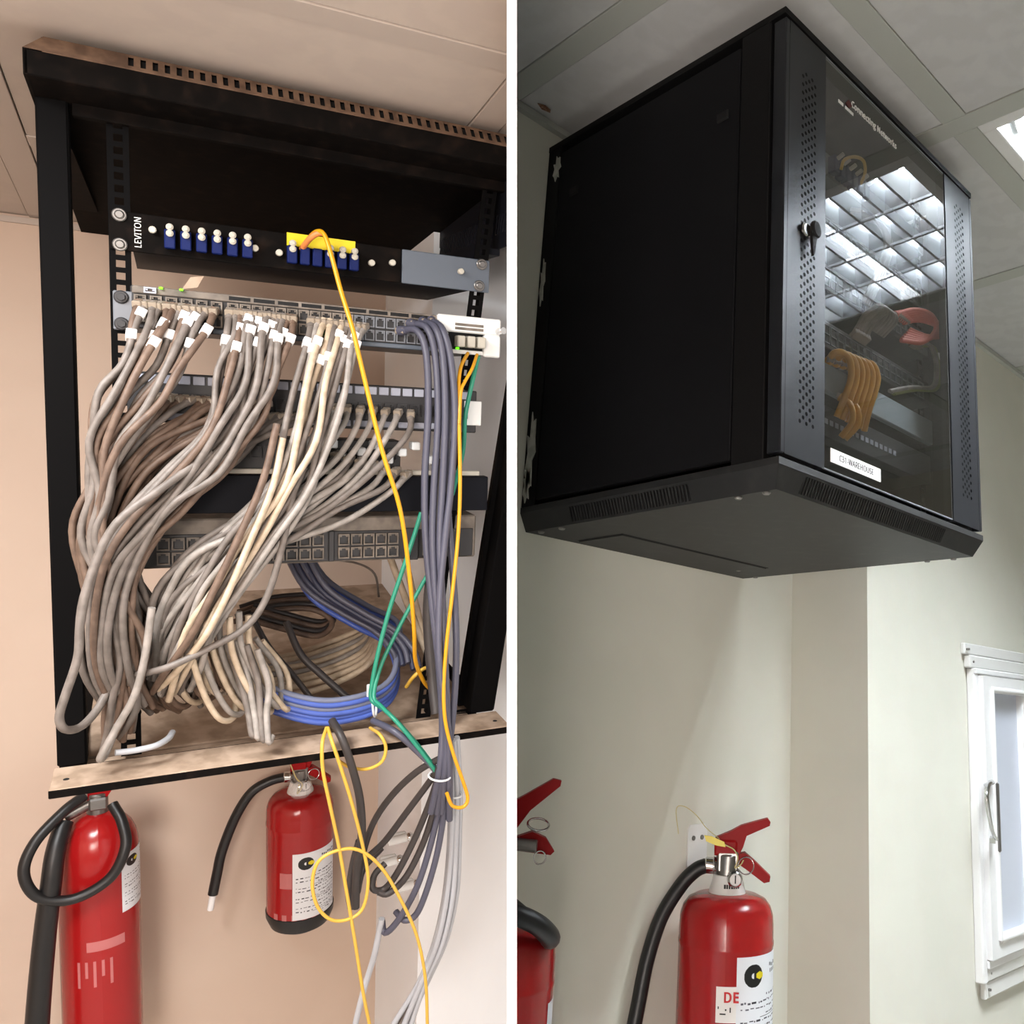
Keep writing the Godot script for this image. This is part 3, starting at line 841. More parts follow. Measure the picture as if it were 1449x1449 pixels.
func powder_body(o: Node3D, u: float, bottom: float, boot: bool) -> void:
	part(o, "cylinder", M.red, func(b: Mb):
		var r := 67.0 * u
		b.lathe([Vector2(0, bottom), Vector2(r * 0.93, bottom), Vector2(r, bottom + 0.06 * r), Vector2(r, -1.03 * r), Vector2(r * 1.012, -0.98 * r), Vector2(r * 1.012, -0.93 * r), Vector2(r, -0.88 * r), Vector2(r, -0.60 * r), Vector2(r * 0.985, -0.42 * r), Vector2(r * 0.93, -0.25 * r), Vector2(r * 0.83, -0.12 * r), Vector2(r * 0.66, -0.04 * r), Vector2(r * 0.4, -0.005 * r), Vector2(0, 0)], 56))
	if boot:
		part(o, "base_boot", M.rubber, func(b: Mb):
			var r := 67.0 * u
			b.lathe([Vector2(0, bottom - 0.62 * r), Vector2(r * 0.6, bottom - 0.6 * r), Vector2(r * 0.9, bottom - 0.4 * r), Vector2(r * 1.02, bottom - 0.1 * r), Vector2(r * 1.03, bottom + 0.1 * r), Vector2(r * 1.0, bottom + 0.12 * r)], 40))

func valve_set(o: Node3D, u: float, ring_at: Vector2, lean := 0.0) -> void:
	part(o, "collar", M.white_paint, func(b: Mb): b.lathe([Vector2(0, -4 * u), Vector2(27 * u, -4 * u), Vector2(26 * u, 3 * u), Vector2(21.5 * u, 17 * u), Vector2(20.5 * u, 24 * u), Vector2(0, 24 * u)], 36))
	part(o, "collar_print", M.ink, func(b: Mb):
		for k in 7:
			var a := -0.2 + k * 0.14
			b.patch(24.4 * u, a, a + (0.10 if k % 3 else 0.12), 8 * u, 13.5 * u, 2))
	var v := part(o, "valve", M.steel, func(b: Mb):
		b.cyl(Vector3(0, 22 * u, 0), Vector3(0, 52 * u, 0), 17 * u, 20)
		b.box(Vector3(-15, 28, -13) * u, Vector3(15, 56, 13) * u, 2 * u)
		b.cyl(Vector3(-8, 34, 0) * u, Vector3(-32, 36, 0) * u, 10.5 * u, 16)
		b.cyl(Vector3(-4, 44, 0) * u, Vector3(-20, 33, 8) * u, 6 * u, 10))
	part(v, "gauge", M.chrome, func(b: Mb): b.cyl(Vector3(9, 21, 16) * u, Vector3(11, 21, 27) * u, 11 * u, 22, 2 * u))
	part(v, "gauge_dial", M.paper, func(b: Mb):
		b.cyl(Vector3(11, 21, 27) * u, Vector3(11.1, 21, 27.6) * u, 8 * u, 20))
	part(v, "gauge_needle", M.ink, func(b: Mb): b.box(Vector3(10.2, 16, 27.6) * u, Vector3(12, 27, 28.2) * u))
	part(v, "hose_ferrule", M.chrome, func(b: Mb):
		b.cyl(Vector3(-14, 35, 0) * u, Vector3(-33, 35, 0) * u, 11.5 * u, 18, 2 * u)
		b.torus(Vector3(-20, 35, 0) * u, Vector3.RIGHT, 11 * u, 1.6 * u))
	part(o, "lever", M.red_lever, func(b: Mb):
		b.prism(PackedVector2Array([Vector2(-20, 50) * u, Vector2(-19, 74) * u, Vector2(4, 84) * u, Vector2(18, 92) * u, Vector2(56, 103) * u, Vector2(60, 98) * u, Vector2(59, 93) * u, Vector2(26, 78) * u, Vector2(21, 62) * u, Vector2(16, 52) * u]), -9 * u, 9 * u)
		b.box(Vector3(-20, 50, -13) * u, Vector3(13, 72, 13) * u, 3 * u))
	part(o, "carrying_handle", M.red_lever, func(b: Mb):
		b.prism(PackedVector2Array([Vector2(12, 52) * u, Vector2(24, 55) * u, Vector2(38, 44) * u, Vector2(61, 24) * u, Vector2(60, 17) * u, Vector2(52, 15) * u, Vector2(30, 30) * u, Vector2(14, 40) * u]), -9 * u, 9 * u))
	part(o, "pin_ring", M.chrome, func(b: Mb): b.torus(Vector3(ring_at.x, ring_at.y, 12) * u, Vector3(0.25, 0.1, 1), 11.5 * u, 1.0 * u, 24, 6))

func extinguisher_right() -> void:
	var at: Vector3 = Vector3(0.4333, -0.5897, 0.105)
	var u: float = 0.083 / 67.0
	var sp := ext_frame(ROOM_R, at, eye.origin)
	var o := thing("fire_extinguisher", "large red fire extinguisher with a yellow seal, hose curving left, below the closed cabinet", "extinguisher", ROOM_R, at, "", sp)
	powder_body(o, u, -0.62, false)
	valve_set(o, u, Vector2(26, 38))
	part(o, "hose", M.rubber, func(b: Mb): b.tube([Vector3(-30, 35, 0) * u, Vector3(-46, 28, 2) * u, Vector3(-66, 8, 6) * u, Vector3(-92, -34, 16) * u, Vector3(-108, -86, 26) * u, Vector3(-117, -140, 34) * u, Vector3(-126, -200, 42) * u, Vector3(-132, -260, 48) * u], 10.3 * u, 14, 8))
	part(o, "seal_tag", M.yellow_plastic, func(b: Mb): b.prism(PackedVector2Array([Vector2(-35, 78) * u, Vector2(-24, 77) * u, Vector2(-6, 70) * u, Vector2(-4, 63) * u, Vector2(-18, 65) * u, Vector2(-32, 70) * u]), 16 * u, 19 * u))
	part(o, "seal_thread", M.thread, func(b: Mb): b.tube([Vector3(-5, 66, 17) * u, Vector3(8, 60, 18) * u, Vector3(14, 48, 18) * u, Vector3(10, 36, 20) * u, Vector3(18, 40, 18) * u, Vector3(22, 46, 16) * u], 0.9 * u, 6, 6))
	var r := 67.4 * u
	var s := part(o, "white_sticker", label_sheet(5, true), func(b: Mb): b.patch(r, 0.235, 1.75, -71 * u - 0.19, -71 * u, 26))
	tag(s, "white sticker with a round black mark and small print")
	part(o, "name_sticker", M.paper, func(b: Mb): b.patch(67.2 * u, -0.17, 0.26, -151 * u, -107 * u, 8))
	words(o, "red_print", "DE", 13 * u, M.ink_red, Transform3D(Basis.IDENTITY, Vector3(9 * u, -120 * u, 66.8 * u)), 0.0015, true)
	part(o, "black_print", M.ink, func(b: Mb):
		for q in [[-2, -141, 8, 1.6], [2, -136, 2, 2], [8, -138, 1.6, 6], [-8, -134, 1.5, 3]]:
			b.box(Vector3(q[0] - q[2] / 2, q[1], 67) * u, Vector3(q[0] + q[2] / 2, q[1] + q[3], 67.6) * u))
	words(o, "white_print", "R", 22 * u, M.white_ink, Transform3D(Basis(Vector3(0, 0, 1), PI / 2) , Vector3(-17 * u, -168 * u, 64.8 * u)), 0.0014)
	part(o, "white_box_print", M.white_ink, func(b: Mb):
		for q in [[-8, -200, -6, -154], [-6, -156, 14, -154]]:
			b.box(Vector3(q[0], q[1], 66.2) * u, Vector3(q[2], q[3], 67.5) * u))
	words(o, "white_print", "FI", 9 * u, M.white_ink, Transform3D(Basis.IDENTITY, Vector3(3 * u, -165 * u, 66.9 * u)), 0.001, true)
	# bracket and loose thread on the wall
	var p := thing("wall_bracket", "cream metal hanging plate with screw holes on the wall behind the large extinguisher", "bracket", ROOM_R, Vector3(0.4646, -0.5254, 0))
	part(p, "plate", M.white_paint, func(b: Mb):
		var c := Vector2(0.0, 0.0)
		b.prism(PackedVector2Array([Vector2(-0.026, -0.035), Vector2(-0.026, 0.03), Vector2(-0.02, 0.038), Vector2(0.02, 0.038), Vector2(0.028, 0.03), Vector2(0.028, -0.05), Vector2(0.0, -0.055), Vector2(-0.018, -0.05)]), 0.0, 0.003))
	for q in [[-0.012, 0.014], [0.012, 0.014]]:
		part(p, "screw", M.steel, func(b: Mb): b.cyl(Vector3(q[0], q[1], 0.003), Vector3(q[0], q[1], 0.005), 0.0045))
	cord("seal_string", "thin pale string arching over the wall plate to the yellow seal", "", [Vector3(0.3923, -0.4979, 0.02), Vector3(0.3841, -0.4544, 0.02), Vector3(0.3939, -0.4491, 0.03), Vector3(0.4053, -0.4627, 0.05), Vector3(0.4013, -0.4827, 0.08), Vector3(0.4019, -0.4975, 0.11)], 0.0008, M.thread, false, -1.0, ROOM_R, 6)
	# the second one, cut off by the partition
	var a2: Vector3 = Vector3(-0.0629, -0.568, 0.105)
	var s2 := ext_frame(ROOM_R, a2, eye.origin)
	var w := thing("fire_extinguisher", "red fire extinguisher half hidden behind the added white partition, black hose looped round its shoulder", "extinguisher", ROOM_R, a2, "", s2)
	powder_body(w, u, -0.62, false)
	part(w, "valve", M.steel, func(b: Mb):
		b.cyl(Vector3(0, -4, 0) * u, Vector3(0, 90, 0) * u, 16 * u, 18)
		b.cyl(Vector3(10, 80, 8) * u, Vector3(38, 78, 12) * u, 7 * u, 12))
	part(w, "lever", M.red_lever, func(b: Mb): b.prism(PackedVector2Array([Vector2(-20, 90) * u, Vector2(-16, 112) * u, Vector2(20, 132) * u, Vector2(52, 151) * u, Vector2(61, 149) * u, Vector2(60, 143) * u, Vector2(28, 116) * u, Vector2(14, 96) * u]), -8 * u, 8 * u))
	part(w, "carrying_handle", M.red_lever, func(b: Mb): b.prism(PackedVector2Array([Vector2(0, 82) * u, Vector2(32, 93) * u, Vector2(48, 86) * u, Vector2(58, 72) * u, Vector2(54, 68) * u, Vector2(20, 72) * u]), -8 * u, 8 * u))
	part(w, "pin_ring", M.chrome, func(b: Mb): b.torus(Vector3(38, 101, 8) * u, Vector3(0.1, 1, 0.5), 12 * u, 1.4 * u, 22, 6))
	part(w, "pin_ring", M.chrome, func(b: Mb): b.torus(Vector3(42, 66, 12) * u, Vector3(0.3, 0.1, 1), 7 * u, 0.9 * u, 18, 6))
	part(w, "hose", M.rubber, func(b: Mb): b.tube([Vector3(-60, 26, 30) * u, Vector3(0, 22, 60) * u, Vector3(40, 8, 62) * u, Vector3(58, -12, 40) * u, Vector3(40, -8, 0) * u, Vector3(0, 14, -30) * u, Vector3(-50, 26, -20) * u], 11 * u, 12, 8, true))
	part(w, "white_sticker", label_sheet(9, false), func(b: Mb): b.patch(67.4 * u, 1.13, 2.4, -0.3, -80 * u, 14))
	part(w, "horn_clip", M.rubber, func(b: Mb): b.cyl(Vector3(40, -112, 58) * u, Vector3(40, -220, 60) * u, 11 * u, 14))

# ---------------------------------------------------------------- left room
const RAIL := -0.085   # plane of the rack rails
const WALL := -0.87
const WALL2 := -0.45   # the wall beside the rack stands further forward

func room_left() -> void:
	var w := slab(ROOM_L, "wall_back", M.wall_pink, Vector3(-1.7, -1.6, WALL - 0.14), Vector3(0.575, 1.2, WALL))
	slab(ROOM_L, "wall_right", M.wall_white_lit, Vector3(0.575, -1.6, WALL - 0.14), Vector3(2.2, 1.2, WALL2))
	slab(ROOM_L, "floor", M.floor, Vector3(-1.7, -1.7, WALL - 0.1), Vector3(2.2, -1.6, 2.6))
	slab(ROOM_L, "wall_side", M.wall_pink, Vector3(-1.82, -1.6, WALL), Vector3(-1.7, 1.6, 2.6))
	slab(ROOM_L, "wall_front", M.wall_pink, Vector3(-1.7, -1.6, 2.5), Vector3(2.2, 1.7, 2.62))
	# the ceiling falls a little towards the wall
	var tilt := Basis(Vector3.RIGHT, -0.132)
	var base := Transform3D(tilt, Vector3(0, 0.80, WALL))
	var c := struct("ceiling", ROOM_L)
	part(c, "deck", M.tile_l, func(b: Mb): b.box(Vector3(-1.8, 0.03, -0.2), Vector3(2.2, 0.1, 3.6), 0.0, base))
	var xs := [-1.26, -0.66, -0.06, 0.54, 1.14]
	var zs := [-0.15, 0.45, 1.05, 1.65, 2.25, 2.85, 3.45]
	for i in xs.size() - 1:
		for j in zs.size() - 1:
			if i == 1 and j == 2:
				continue
			part(c, "ceiling_tile", M.tile_l, func(b: Mb): b.box(Vector3(xs[i] + 0.0225, 0.002, zs[j] + 0.0225), Vector3(xs[i + 1] - 0.0225, 0.016, zs[j + 1] - 0.0225), 0.001, base))
	for x: float in xs:
		part(c, "ceiling_bar", M.bar_l, func(b: Mb): b.box(Vector3(x - 0.0215, 0.0, -0.02), Vector3(x + 0.0215, 0.02, 3.5), 0.0008, base))
	for z: float in zs:
		for i in xs.size() - 1:
			part(c, "ceiling_bar", M.bar_l, func(b: Mb): b.box(Vector3(xs[i] + 0.0222, 0.0, z - 0.0215), Vector3(xs[i + 1] - 0.0222, 0.02, z + 0.0215), 0.0008, base))
	var t := struct("trim_1", ROOM_L)
	part(t, "wall_angle", M.bar_l, func(b: Mb): b.box(Vector3(-1.6, 0.786, WALL), Vector3(0.575, 0.797, WALL + 0.01)))
	part(t, "wall_angle", M.bar_l, func(b: Mb): b.box(Vector3(0.575, 0.835, WALL2), Vector3(1.2, 0.845, WALL2 + 0.01)))
	part(w, "paint_flake", M.rust_stain, func(b: Mb): b.prism(PackedVector2Array([Vector2(0.035, 0.798), Vector2(0.05, 0.812), Vector2(0.066, 0.806), Vector2(0.064, 0.792)]), WALL, WALL + 0.002))
	# unseen ceiling light above the observer, placed to light the rack and walls
	var lamp := thing("ceiling_light", "unseen square ceiling panel light, out of view above the observer, lighting the left room", "ceiling light", ROOM_L * Transform3D(tilt, Vector3.ZERO), tilt.inverse() * (base * Vector3(-0.64, 0.0, 1.07)))
	lamp.set_meta("_room", ROOM_L)
	part(lamp, "frame", M.white_paint, func(b: Mb):
		b.box(Vector3(0, -0.002, 0), Vector3(0.56, 0.014, 0.02))
		b.box(Vector3(0, -0.002, 0.55), Vector3(0.56, 0.014, 0.57))
		b.box(Vector3(0, -0.002, 0.02), Vector3(0.02, 0.014, 0.55))
		b.box(Vector3(0.54, -0.002, 0.02), Vector3(0.56, 0.014, 0.55)))
	part(lamp, "unseen_lamp_panel", M.unseen_panel_glow, func(b: Mb): b.box(Vector3(0.02, 0.002, 0.02), Vector3(0.54, 0.01, 0.55)))
	var a := AreaLight3D.new()
	a.name = "unseen_panel_light"
	a.area_size = Vector2(0.5, 0.5)
	a.light_color = Color(0.98, 0.99, 1.0)
	a.light_energy = 3.6
	a.area_range = 8.0
	a.shadow_enabled = true
	a.transform = Transform3D(Basis(Vector3(1, 0, 0), Vector3(0, 0, -1), Vector3(0, 1, 0)), Vector3(0.28, -0.006, 0.285))
	lamp.add_child(a)
	# unseen window behind the observer, placed to light the tray from the front
	var n := struct("unseen_window_2", ROOM_L)
	part(n, "unseen_window_frame", M.white_pvc, func(b: Mb):
		for q in [[-1.16, 0.0, -1.1, 1.0], [-0.38, 0.0, -0.32, 1.0], [-1.1, 0.0, -0.38, 0.06], [-1.1, 0.94, -0.38, 1.0]]:
			b.box(Vector3(q[0], q[1], 2.46), Vector3(q[2], q[3], 2.5), 0.004))
	part(n, "unseen_window_glow", glow("unseen_window_day", Color(1.0, 0.93, 0.86), 3.0), func(b: Mb): b.box(Vector3(-1.1, 0.06, 2.485), Vector3(-0.38, 0.94, 2.495)))
	var d := AreaLight3D.new()
	d.name = "unseen_window_light"
	d.area_size = Vector2(0.7, 0.86)
	d.light_color = Color(1.0, 0.96, 0.93)
	d.light_energy = 4.6
	d.area_range = 9.0
	d.shadow_enabled = true
	d.transform = Transform3D(Basis.IDENTITY, Vector3(-0.74, 0.5, 2.475))
	n.add_child(d)

func old_rack() -> void:
	var o := thing("open_rack", "open black wall rack frame without door or sides, dusty caps, holding a tangle of cords", "server rack", ROOM_L, Vector3(0, 0, 0))
	var B := WALL + 0.005
	var XR := 0.95
	var E := -0.074
	# top cap: front lip, dusty sloping band with upright slots, plates
	var cap := part(o, "top_cap", M.dusty_black, func(b: Mb):
		b.box(Vector3(0, 0.8555, -0.006), Vector3(XR, 0.884, 0.0), 0.0015)
		b.para(Vector3(0, 0.8555, 0), Vector3(0.004, 0, 0), Vector3(0, 0.0285, 0), Vector3(0, -0.0715, B))
		b.para(Vector3(0.0, 0.8555, -0.004), Vector3(XR, 0, 0), Vector3(0, -0.0715, B + 0.004), Vector3(0, 0.003, 0))
		b.para(Vector3(0.016, 0.901, -0.019), Vector3(XR, 0, 0), Vector3(0, -0.1, B + 0.018), Vector3(0, 0.003, 0)))
	part(cap, "slotted_band", M.dust_cap, func(b: Mb):
		b.slotted(Vector3(0.018, 0.884, 0), Vector3(XR - 0.018, 0, 0), Vector3(0, 0.021, -0.019), Vector3(0, -0.0008, -0.0008), 67, 0.22, 0.86, 0.0, 0.55, 0.081, 0.98)
		b.face([Vector3(0, 0.884, 0), Vector3(0.018, 0.884, 0), Vector3(0.018, 0.905, -0.019)], Vector3(0.3, 0.8, -0.3))
		b.face([Vector3(0, 0.884, 0), Vector3(0, 0.8821, -0.0173), Vector3(0.018, 0.905, -0.019)], Vector3(0.3, 0.8, -0.3))
		b.slotted(Vector3(0.0, 0.8821, -0.0173), Vector3(0, -0.095, B + 0.0173), Vector3(0.018, 0.0215, 0), Vector3(0.0008, -0.0008, 0), 40, 0.22, 0.8, 0.0, 0.5, 0.1, 0.9))
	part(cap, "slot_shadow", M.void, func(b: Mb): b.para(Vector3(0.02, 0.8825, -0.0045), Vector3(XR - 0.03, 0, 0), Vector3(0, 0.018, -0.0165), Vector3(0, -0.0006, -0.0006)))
	part(cap, "lower_flange", M.dusty_black, func(b: Mb): b.box(Vector3(0.04, 0.835, -0.09), Vector3(XR, 0.8555, E), 0.001))
	# posts
	part(o, "front_post", M.black_rack, func(b: Mb): b.box(Vector3(0.003, 0.0, -0.105), Vector3(0.036, 0.856, E), 0.0025))
	part(o, "front_post", M.black_rack, func(b: Mb):
		# this post has been bent outwards
		var lean := Transform3D(Basis(Vector3(1, 0, 0), Vector3(0.128, 1, 0), Vector3(0, 0, 1)), Vector3.ZERO)
		b.box(Vector3(0.556, 0.0, -0.122), Vector3(0.597, 0.856, E), 0.0025, lean)
		b.box(Vector3(0.547, 0.0, -0.13), Vector3(0.56, 0.856, -0.115), 0.002, lean))
	# side bars at the top and bottom
	part(o, "side_bar", M.dusty_black, func(b: Mb):
		b.box(Vector3(0.002, 0.80, B), Vector3(0.012, 0.856, -0.1))
		b.box(Vector3(0.012, 0.80, B), Vector3(0.037, 0.804, -0.1)))
	part(o, "side_bar", M.panel_navy, func(b: Mb):
		b.slotted(Vector3(0.586, 0.752, B), Vector3(0, 0, -B - 0.02), Vector3(0, 0.104, 0), Vector3(0.003, 0, 0), 44, 0.22, 0.5, 0.9, 0.55, 0.38, 0.99)
		b.box(Vector3(0.57, 0.742, B), Vector3(0.59, 0.752, -0.1)))
	part(o, "side_bar", M.dusty_black, func(b: Mb): b.box(Vector3(0.003, -0.02, B), Vector3(0.03, 0.006, -0.1), 0.001))
	part(o, "side_bar", M.black_rack, func(b: Mb):
		b.slotted(Vector3(0.572, -0.012, B), Vector3(0, 0, -B - 0.1), Vector3(0, 0.038, 0), Vector3(0.003, 0, 0), 30, 0.25, 0.8, 0.0, 0.5, 0.05, 0.72)
		b.box(Vector3(0.54, -0.014, B), Vector3(0.572, -0.008, -0.1)))
	# bottom: front ledge with hinge holes, gaps, dusty tray that rises to the back
	var led := part(o, "front_ledge", M.dust, func(b: Mb): b.box(Vector3(0, -0.003, E), Vector3(0.6, 0.0, -0.0005), 0.0008))
	part(led, "ledge_lip", M.dusty_black, func(b: Mb): b.box(Vector3(-0.0005, -0.0115, -0.004), Vector3(0.6005, -0.0008, 0.0005), 0.001))
	for x: float in [0.016, 0.584]:
		part(led, "hinge_hole", M.void, func(b: Mb): b.cyl(Vector3(x, -0.002, -0.03), Vector3(x, 0.0006, -0.03), 0.0035, 12))
	part(o, "ledge_return", M.dusty_black, func(b: Mb): b.box(Vector3(0.036, -0.012, -0.081), Vector3(0.562, -0.002, E), 0.001))
	part(o, "tray_channel", M.void, func(b: Mb): b.box(Vector3(0.03, -0.022, -0.15), Vector3(0.57, -0.015, -0.075)))
	part(o, "tray_strip", M.dust, func(b: Mb): b.box(Vector3(0.034, -0.013, -0.112), Vector3(0.56, -0.008, -0.09), 0.001))
	part(o, "tray_floor", M.dust, func(b: Mb): b.para(Vector3(0.03, -0.014, -0.122), Vector3(0.545, 0, 0), Vector3(0, 0.058, B + 0.124), Vector3(0, 0.006, 0)))
	# rails with square holes
	for q in [[0.074, 0.024, "lock"], [0.472, 0.0225, "hinge"]]:
		part(o, "mounting_rail", M.black_rack, func(b: Mb):
			var up := Vector3(0.084 if q[0] > 0.3 else 0.0, 0.84, 0)
			b.slotted(Vector3(q[0], 0.0, RAIL), up, Vector3(q[1], 0, 0), Vector3(0, 0, -0.003), 54, 0.3, 0.72, 0.0, 0.42)
			b.para(Vector3(q[0] if q[0] < 0.3 else q[0] + q[1] - 0.003, 0.0, RAIL - 0.03), up, Vector3(0.003, 0, 0), Vector3(0, 0, 0.028)))
	# fibre panel
	var f := thing("fibre_patch_unit", "dusty black fibre panel with two rows of blue adapters, topmost unit of the open rack", "fibre panel", ROOM_L, Vector3(0.075, 0.68, RAIL))
	part(f, "face_plate", M.dusty_black, func(b: Mb): b.box(Vector3(0, 0.001, 0), Vector3(0.36, 0.05, 0.003), 0.001))
	part(f, "cover_plate", M.device_blue, func(b: Mb): b.box(Vector3(0.362, 0.001, 0), Vector3(0.494, 0.05, 0.003), 0.001))
	part(f, "tray_body", M.panel_navy, func(b: Mb): b.box(Vector3(0.025, 0.002, -0.26), Vector3(0.465, 0.049, 0.0)))
	words(f, "maker_print", "LEVITON", 0.0072, M.white_ink, Transform3D(Basis(Vector3(0, 0, 1), PI / 2), Vector3(0.031, 0.026, 0.003)), 0.0006)
	part(f, "yellow_strip", M.yellow_plastic, func(b: Mb): b.box(Vector3(0.206, 0.034, 0.003), Vector3(0.296, 0.0515, 0.0038)))
	for k in 12:
		var x := 0.066 + k * 0.0181 if k < 6 else 0.212 + (k - 6) * 0.0162
		var ad := part(f, "adapter", M.adapter, func(b: Mb): b.box(Vector3(x - 0.0062, 0.0095, 0.003), Vector3(x + 0.0062, 0.0335, 0.016), 0.0012))
		if k != 7 and k != 8:
			for y: float in [0.0285, 0.0365]:
				part(ad, "dust_cap", M.ivory, func(b: Mb):
					b.cyl(Vector3(x, y, 0.012), Vector3(x, y - 0.0005, 0.021), 0.0044, 14, 0.0008)
					b.cyl(Vector3(x, y, 0.02), Vector3(x, y - 0.0005, 0.0225), 0.0028, 10, 0.0006))
	for q in [[0.047, 0.031], [0.166, 0.024], [0.196, 0.022], [0.318, 0.024], [0.347, 0.028], [0.448, 0.028]]:
		part(f, "panel_pin", M.ivory, func(b: Mb): b.cyl(Vector3(q[0], q[1], 0.003), Vector3(q[0], q[1], 0.012), 0.0045, 12, 0.001))
	for q in [[0.011, 0.045], [0.011, 0.008], [0.481, 0.043], [0.478, 0.010]]:
		part(f, "rack_screw", M.steel, func(b: Mb):
			b.cyl(Vector3(q[0], q[1], 0.003), Vector3(q[0], q[1], 0.006), 0.0085, 18, 0.0012)
			b.cyl(Vector3(q[0], q[1], 0.006), Vector3(q[0], q[1], 0.009), 0.0055, 14, 0.0015))
	# switch
	var s := thing("network_switch", "long grey network switch crowded with plugged cords, white module at its right end", "network switch", ROOM_L, Vector3(0.0, 0.584, RAIL))
	part(s, "body", M.device, func(b: Mb): b.box(Vector3(0.096, 0.0, -0.24), Vector3(0.57, 0.055, 0.004), 0.002))
	part(s, "face", M.dusty_grey, func(b: Mb): b.box(Vector3(0.098, 0.045, 0.004), Vector3(0.49, 0.0545, 0.008), 0.001))
	part(s, "lower_band", M.device_blue, func(b: Mb): b.box(Vector3(0.19, 0.0005, 0.004), Vector3(0.492, 0.007, 0.008), 0.001))
	part(s, "ear_bracket", M.device_grey, func(b: Mb): b.box(Vector3(0.077, -0.004, 0.0), Vector3(0.099, 0.046, 0.005), 0.0015))
	for y: float in [0.004, 0.038]:
		part(s, "rack_screw", M.device, func(b: Mb):
			b.cyl(Vector3(0.086, y, 0.005), Vector3(0.086, y, 0.008), 0.0085, 18, 0.0015)
			b.cyl(Vector3(0.086, y, 0.008), Vector3(0.086, y, 0.011), 0.005, 6))
	for k in 9:
		part(s, "vent_slot", M.void, func(b: Mb): b.box(Vector3(0.209 + k * 0.0302, 0.0475, 0.0055), Vector3(0.235 + k * 0.0302, 0.0525, 0.0085)))
	var port_x := []
	for k in 24:
		port_x.append((0.100 + k * 0.0175) if k < 6 else (0.207 + (k - 6) * 0.0148))
	for row in 2:
		for k in 24:
			if port_x[k] > 0.485:
				continue
			var y := 0.028 if row == 0 else 0.009
			part(s, "port", M.dusty_grey if k < 17 else M.device_grey, func(b: Mb): port_frame(b, Vector3(port_x[k], y, 0.004), 0.0135, 0.0155))
	part(s, "console_port", M.label_cell, func(b: Mb): port_frame(b, Vector3(0.111, 0.046, 0.008), 0.014, 0.0075))
	for q in [[0.128, 0.0525], [0.151, 0.053], [0.156, 0.0135], [0.215, 0.010], [0.338, 0.009], [0.332, 0.012], [0.518, 0.0065]]:
		part(s, "led", M.led_green, func(b: Mb): b.box(Vector3(q[0], q[1], 0.006), Vector3(q[0] + 0.0045, q[1] + 0.0028, 0.0125), 0.0006))
	var md := part(s, "uplink_module", M.white_paint, func(b: Mb):
		b.box(Vector3(0.488, 0.032, 0.004), Vector3(0.586, 0.057, 0.016), 0.002)
		b.box(Vector3(0.488, 0.0, 0.004), Vector3(0.505, 0.032, 0.014), 0.002)
		b.box(Vector3(0.56, -0.002, 0.004), Vector3(0.586, 0.032, 0.016), 0.002)
		b.box(Vector3(0.505, 0.0, 0.004), Vector3(0.56, 0.006, 0.012), 0.001))
	part(md, "module_slot", M.dusty_grey, func(b: Mb):
		b.box(Vector3(0.514, 0.042, 0.016), Vector3(0.558, 0.046, 0.0166))
		b.box(Vector3(0.514, 0.036, 0.016), Vector3(0.558, 0.040, 0.0166)))
	part(md, "socket_bay", M.void, func(b: Mb): b.box(Vector3(0.505, 0.006, 0.004), Vector3(0.56, 0.032, 0.0062)))
	for k in 3:
		part(md, "transceiver", M.ivory, func(b: Mb): b.box(Vector3(0.516 + k * 0.015, 0.010, 0.006), Vector3(0.528 + k * 0.015, 0.027, 0.026 + 0.003 * k), 0.0015))
	part(md, "thumb_screw", M.chrome, func(b: Mb):
		b.cyl(Vector3(0.582, 0.038, 0.016), Vector3(0.584, 0.04, 0.034), 0.0055, 14))
	tag(md, "white plug-in module with small sockets")
	# upper patch panel, lower patch panel, blanking panel, lowest panel
	var p := thing("patch_unit", "patch panel with grey label windows, second row of plugged cords in the open rack", "patch panel", ROOM_L, Vector3(0.0, 0.462, RAIL))
	part(p, "body", M.device, func(b: Mb): b.box(Vector3(0.09, 0.0, -0.05), Vector3(0.555, 0.066, 0.002), 0.0015))
	for k in 26:
		part(p, "label_window", M.label_cell, func(b: Mb): b.box(Vector3(0.097 + k * 0.0172, 0.052, 0.002), Vector3(0.111 + k * 0.0172, 0.0635, 0.005), 0.0008))
	for k in 24:
		part(p, "port", M.device, func(b: Mb): port_frame(b, Vector3(0.1 + k * 0.0185, 0.022, 0.002), 0.0145, 0.018))
	for k in 6:
		part(p, "lower_window", M.label_cell, func(b: Mb): b.box(Vector3(0.115 + k * 0.064, 0.004, 0.002), Vector3(0.175 + k * 0.064, 0.013, 0.006), 0.0008))
	part(p, "end_tab", M.white_paint, func(b: Mb): b.box(Vector3(0.535, 0.012, 0.002), Vector3(0.562, 0.05, 0.006), 0.001))
	var p2 := thing("patch_unit", "patch panel with pale shelf edge and clear plugs, third row in the open rack", "patch panel", ROOM_L, Vector3(0.0, 0.396, RAIL))
	part(p2, "body", M.device, func(b: Mb): b.box(Vector3(0.09, 0.0, -0.045), Vector3(0.44, 0.05, 0.002), 0.0015))
	part(p2, "shelf_edge", M.ivory, func(b: Mb): b.box(Vector3(0.09, -0.001, 0.0), Vector3(0.56, 0.006, 0.012), 0.001))
	for k in 18:
		part(p2, "port", M.device, func(b: Mb): port_frame(b, Vector3(0.105 + k * 0.0185, 0.02, 0.002), 0.0145, 0.018))
	for k in 9:
		part(p2, "clear_plug", M.clear_white, func(b: Mb):
			var y := 0.028 + 0.012 * sin(k * 2.1)
			b.box(Vector3(0.315 + k * 0.0195, y, 0.002), Vector3(0.327 + k * 0.0195, y + 0.012, 0.026), 0.0015))
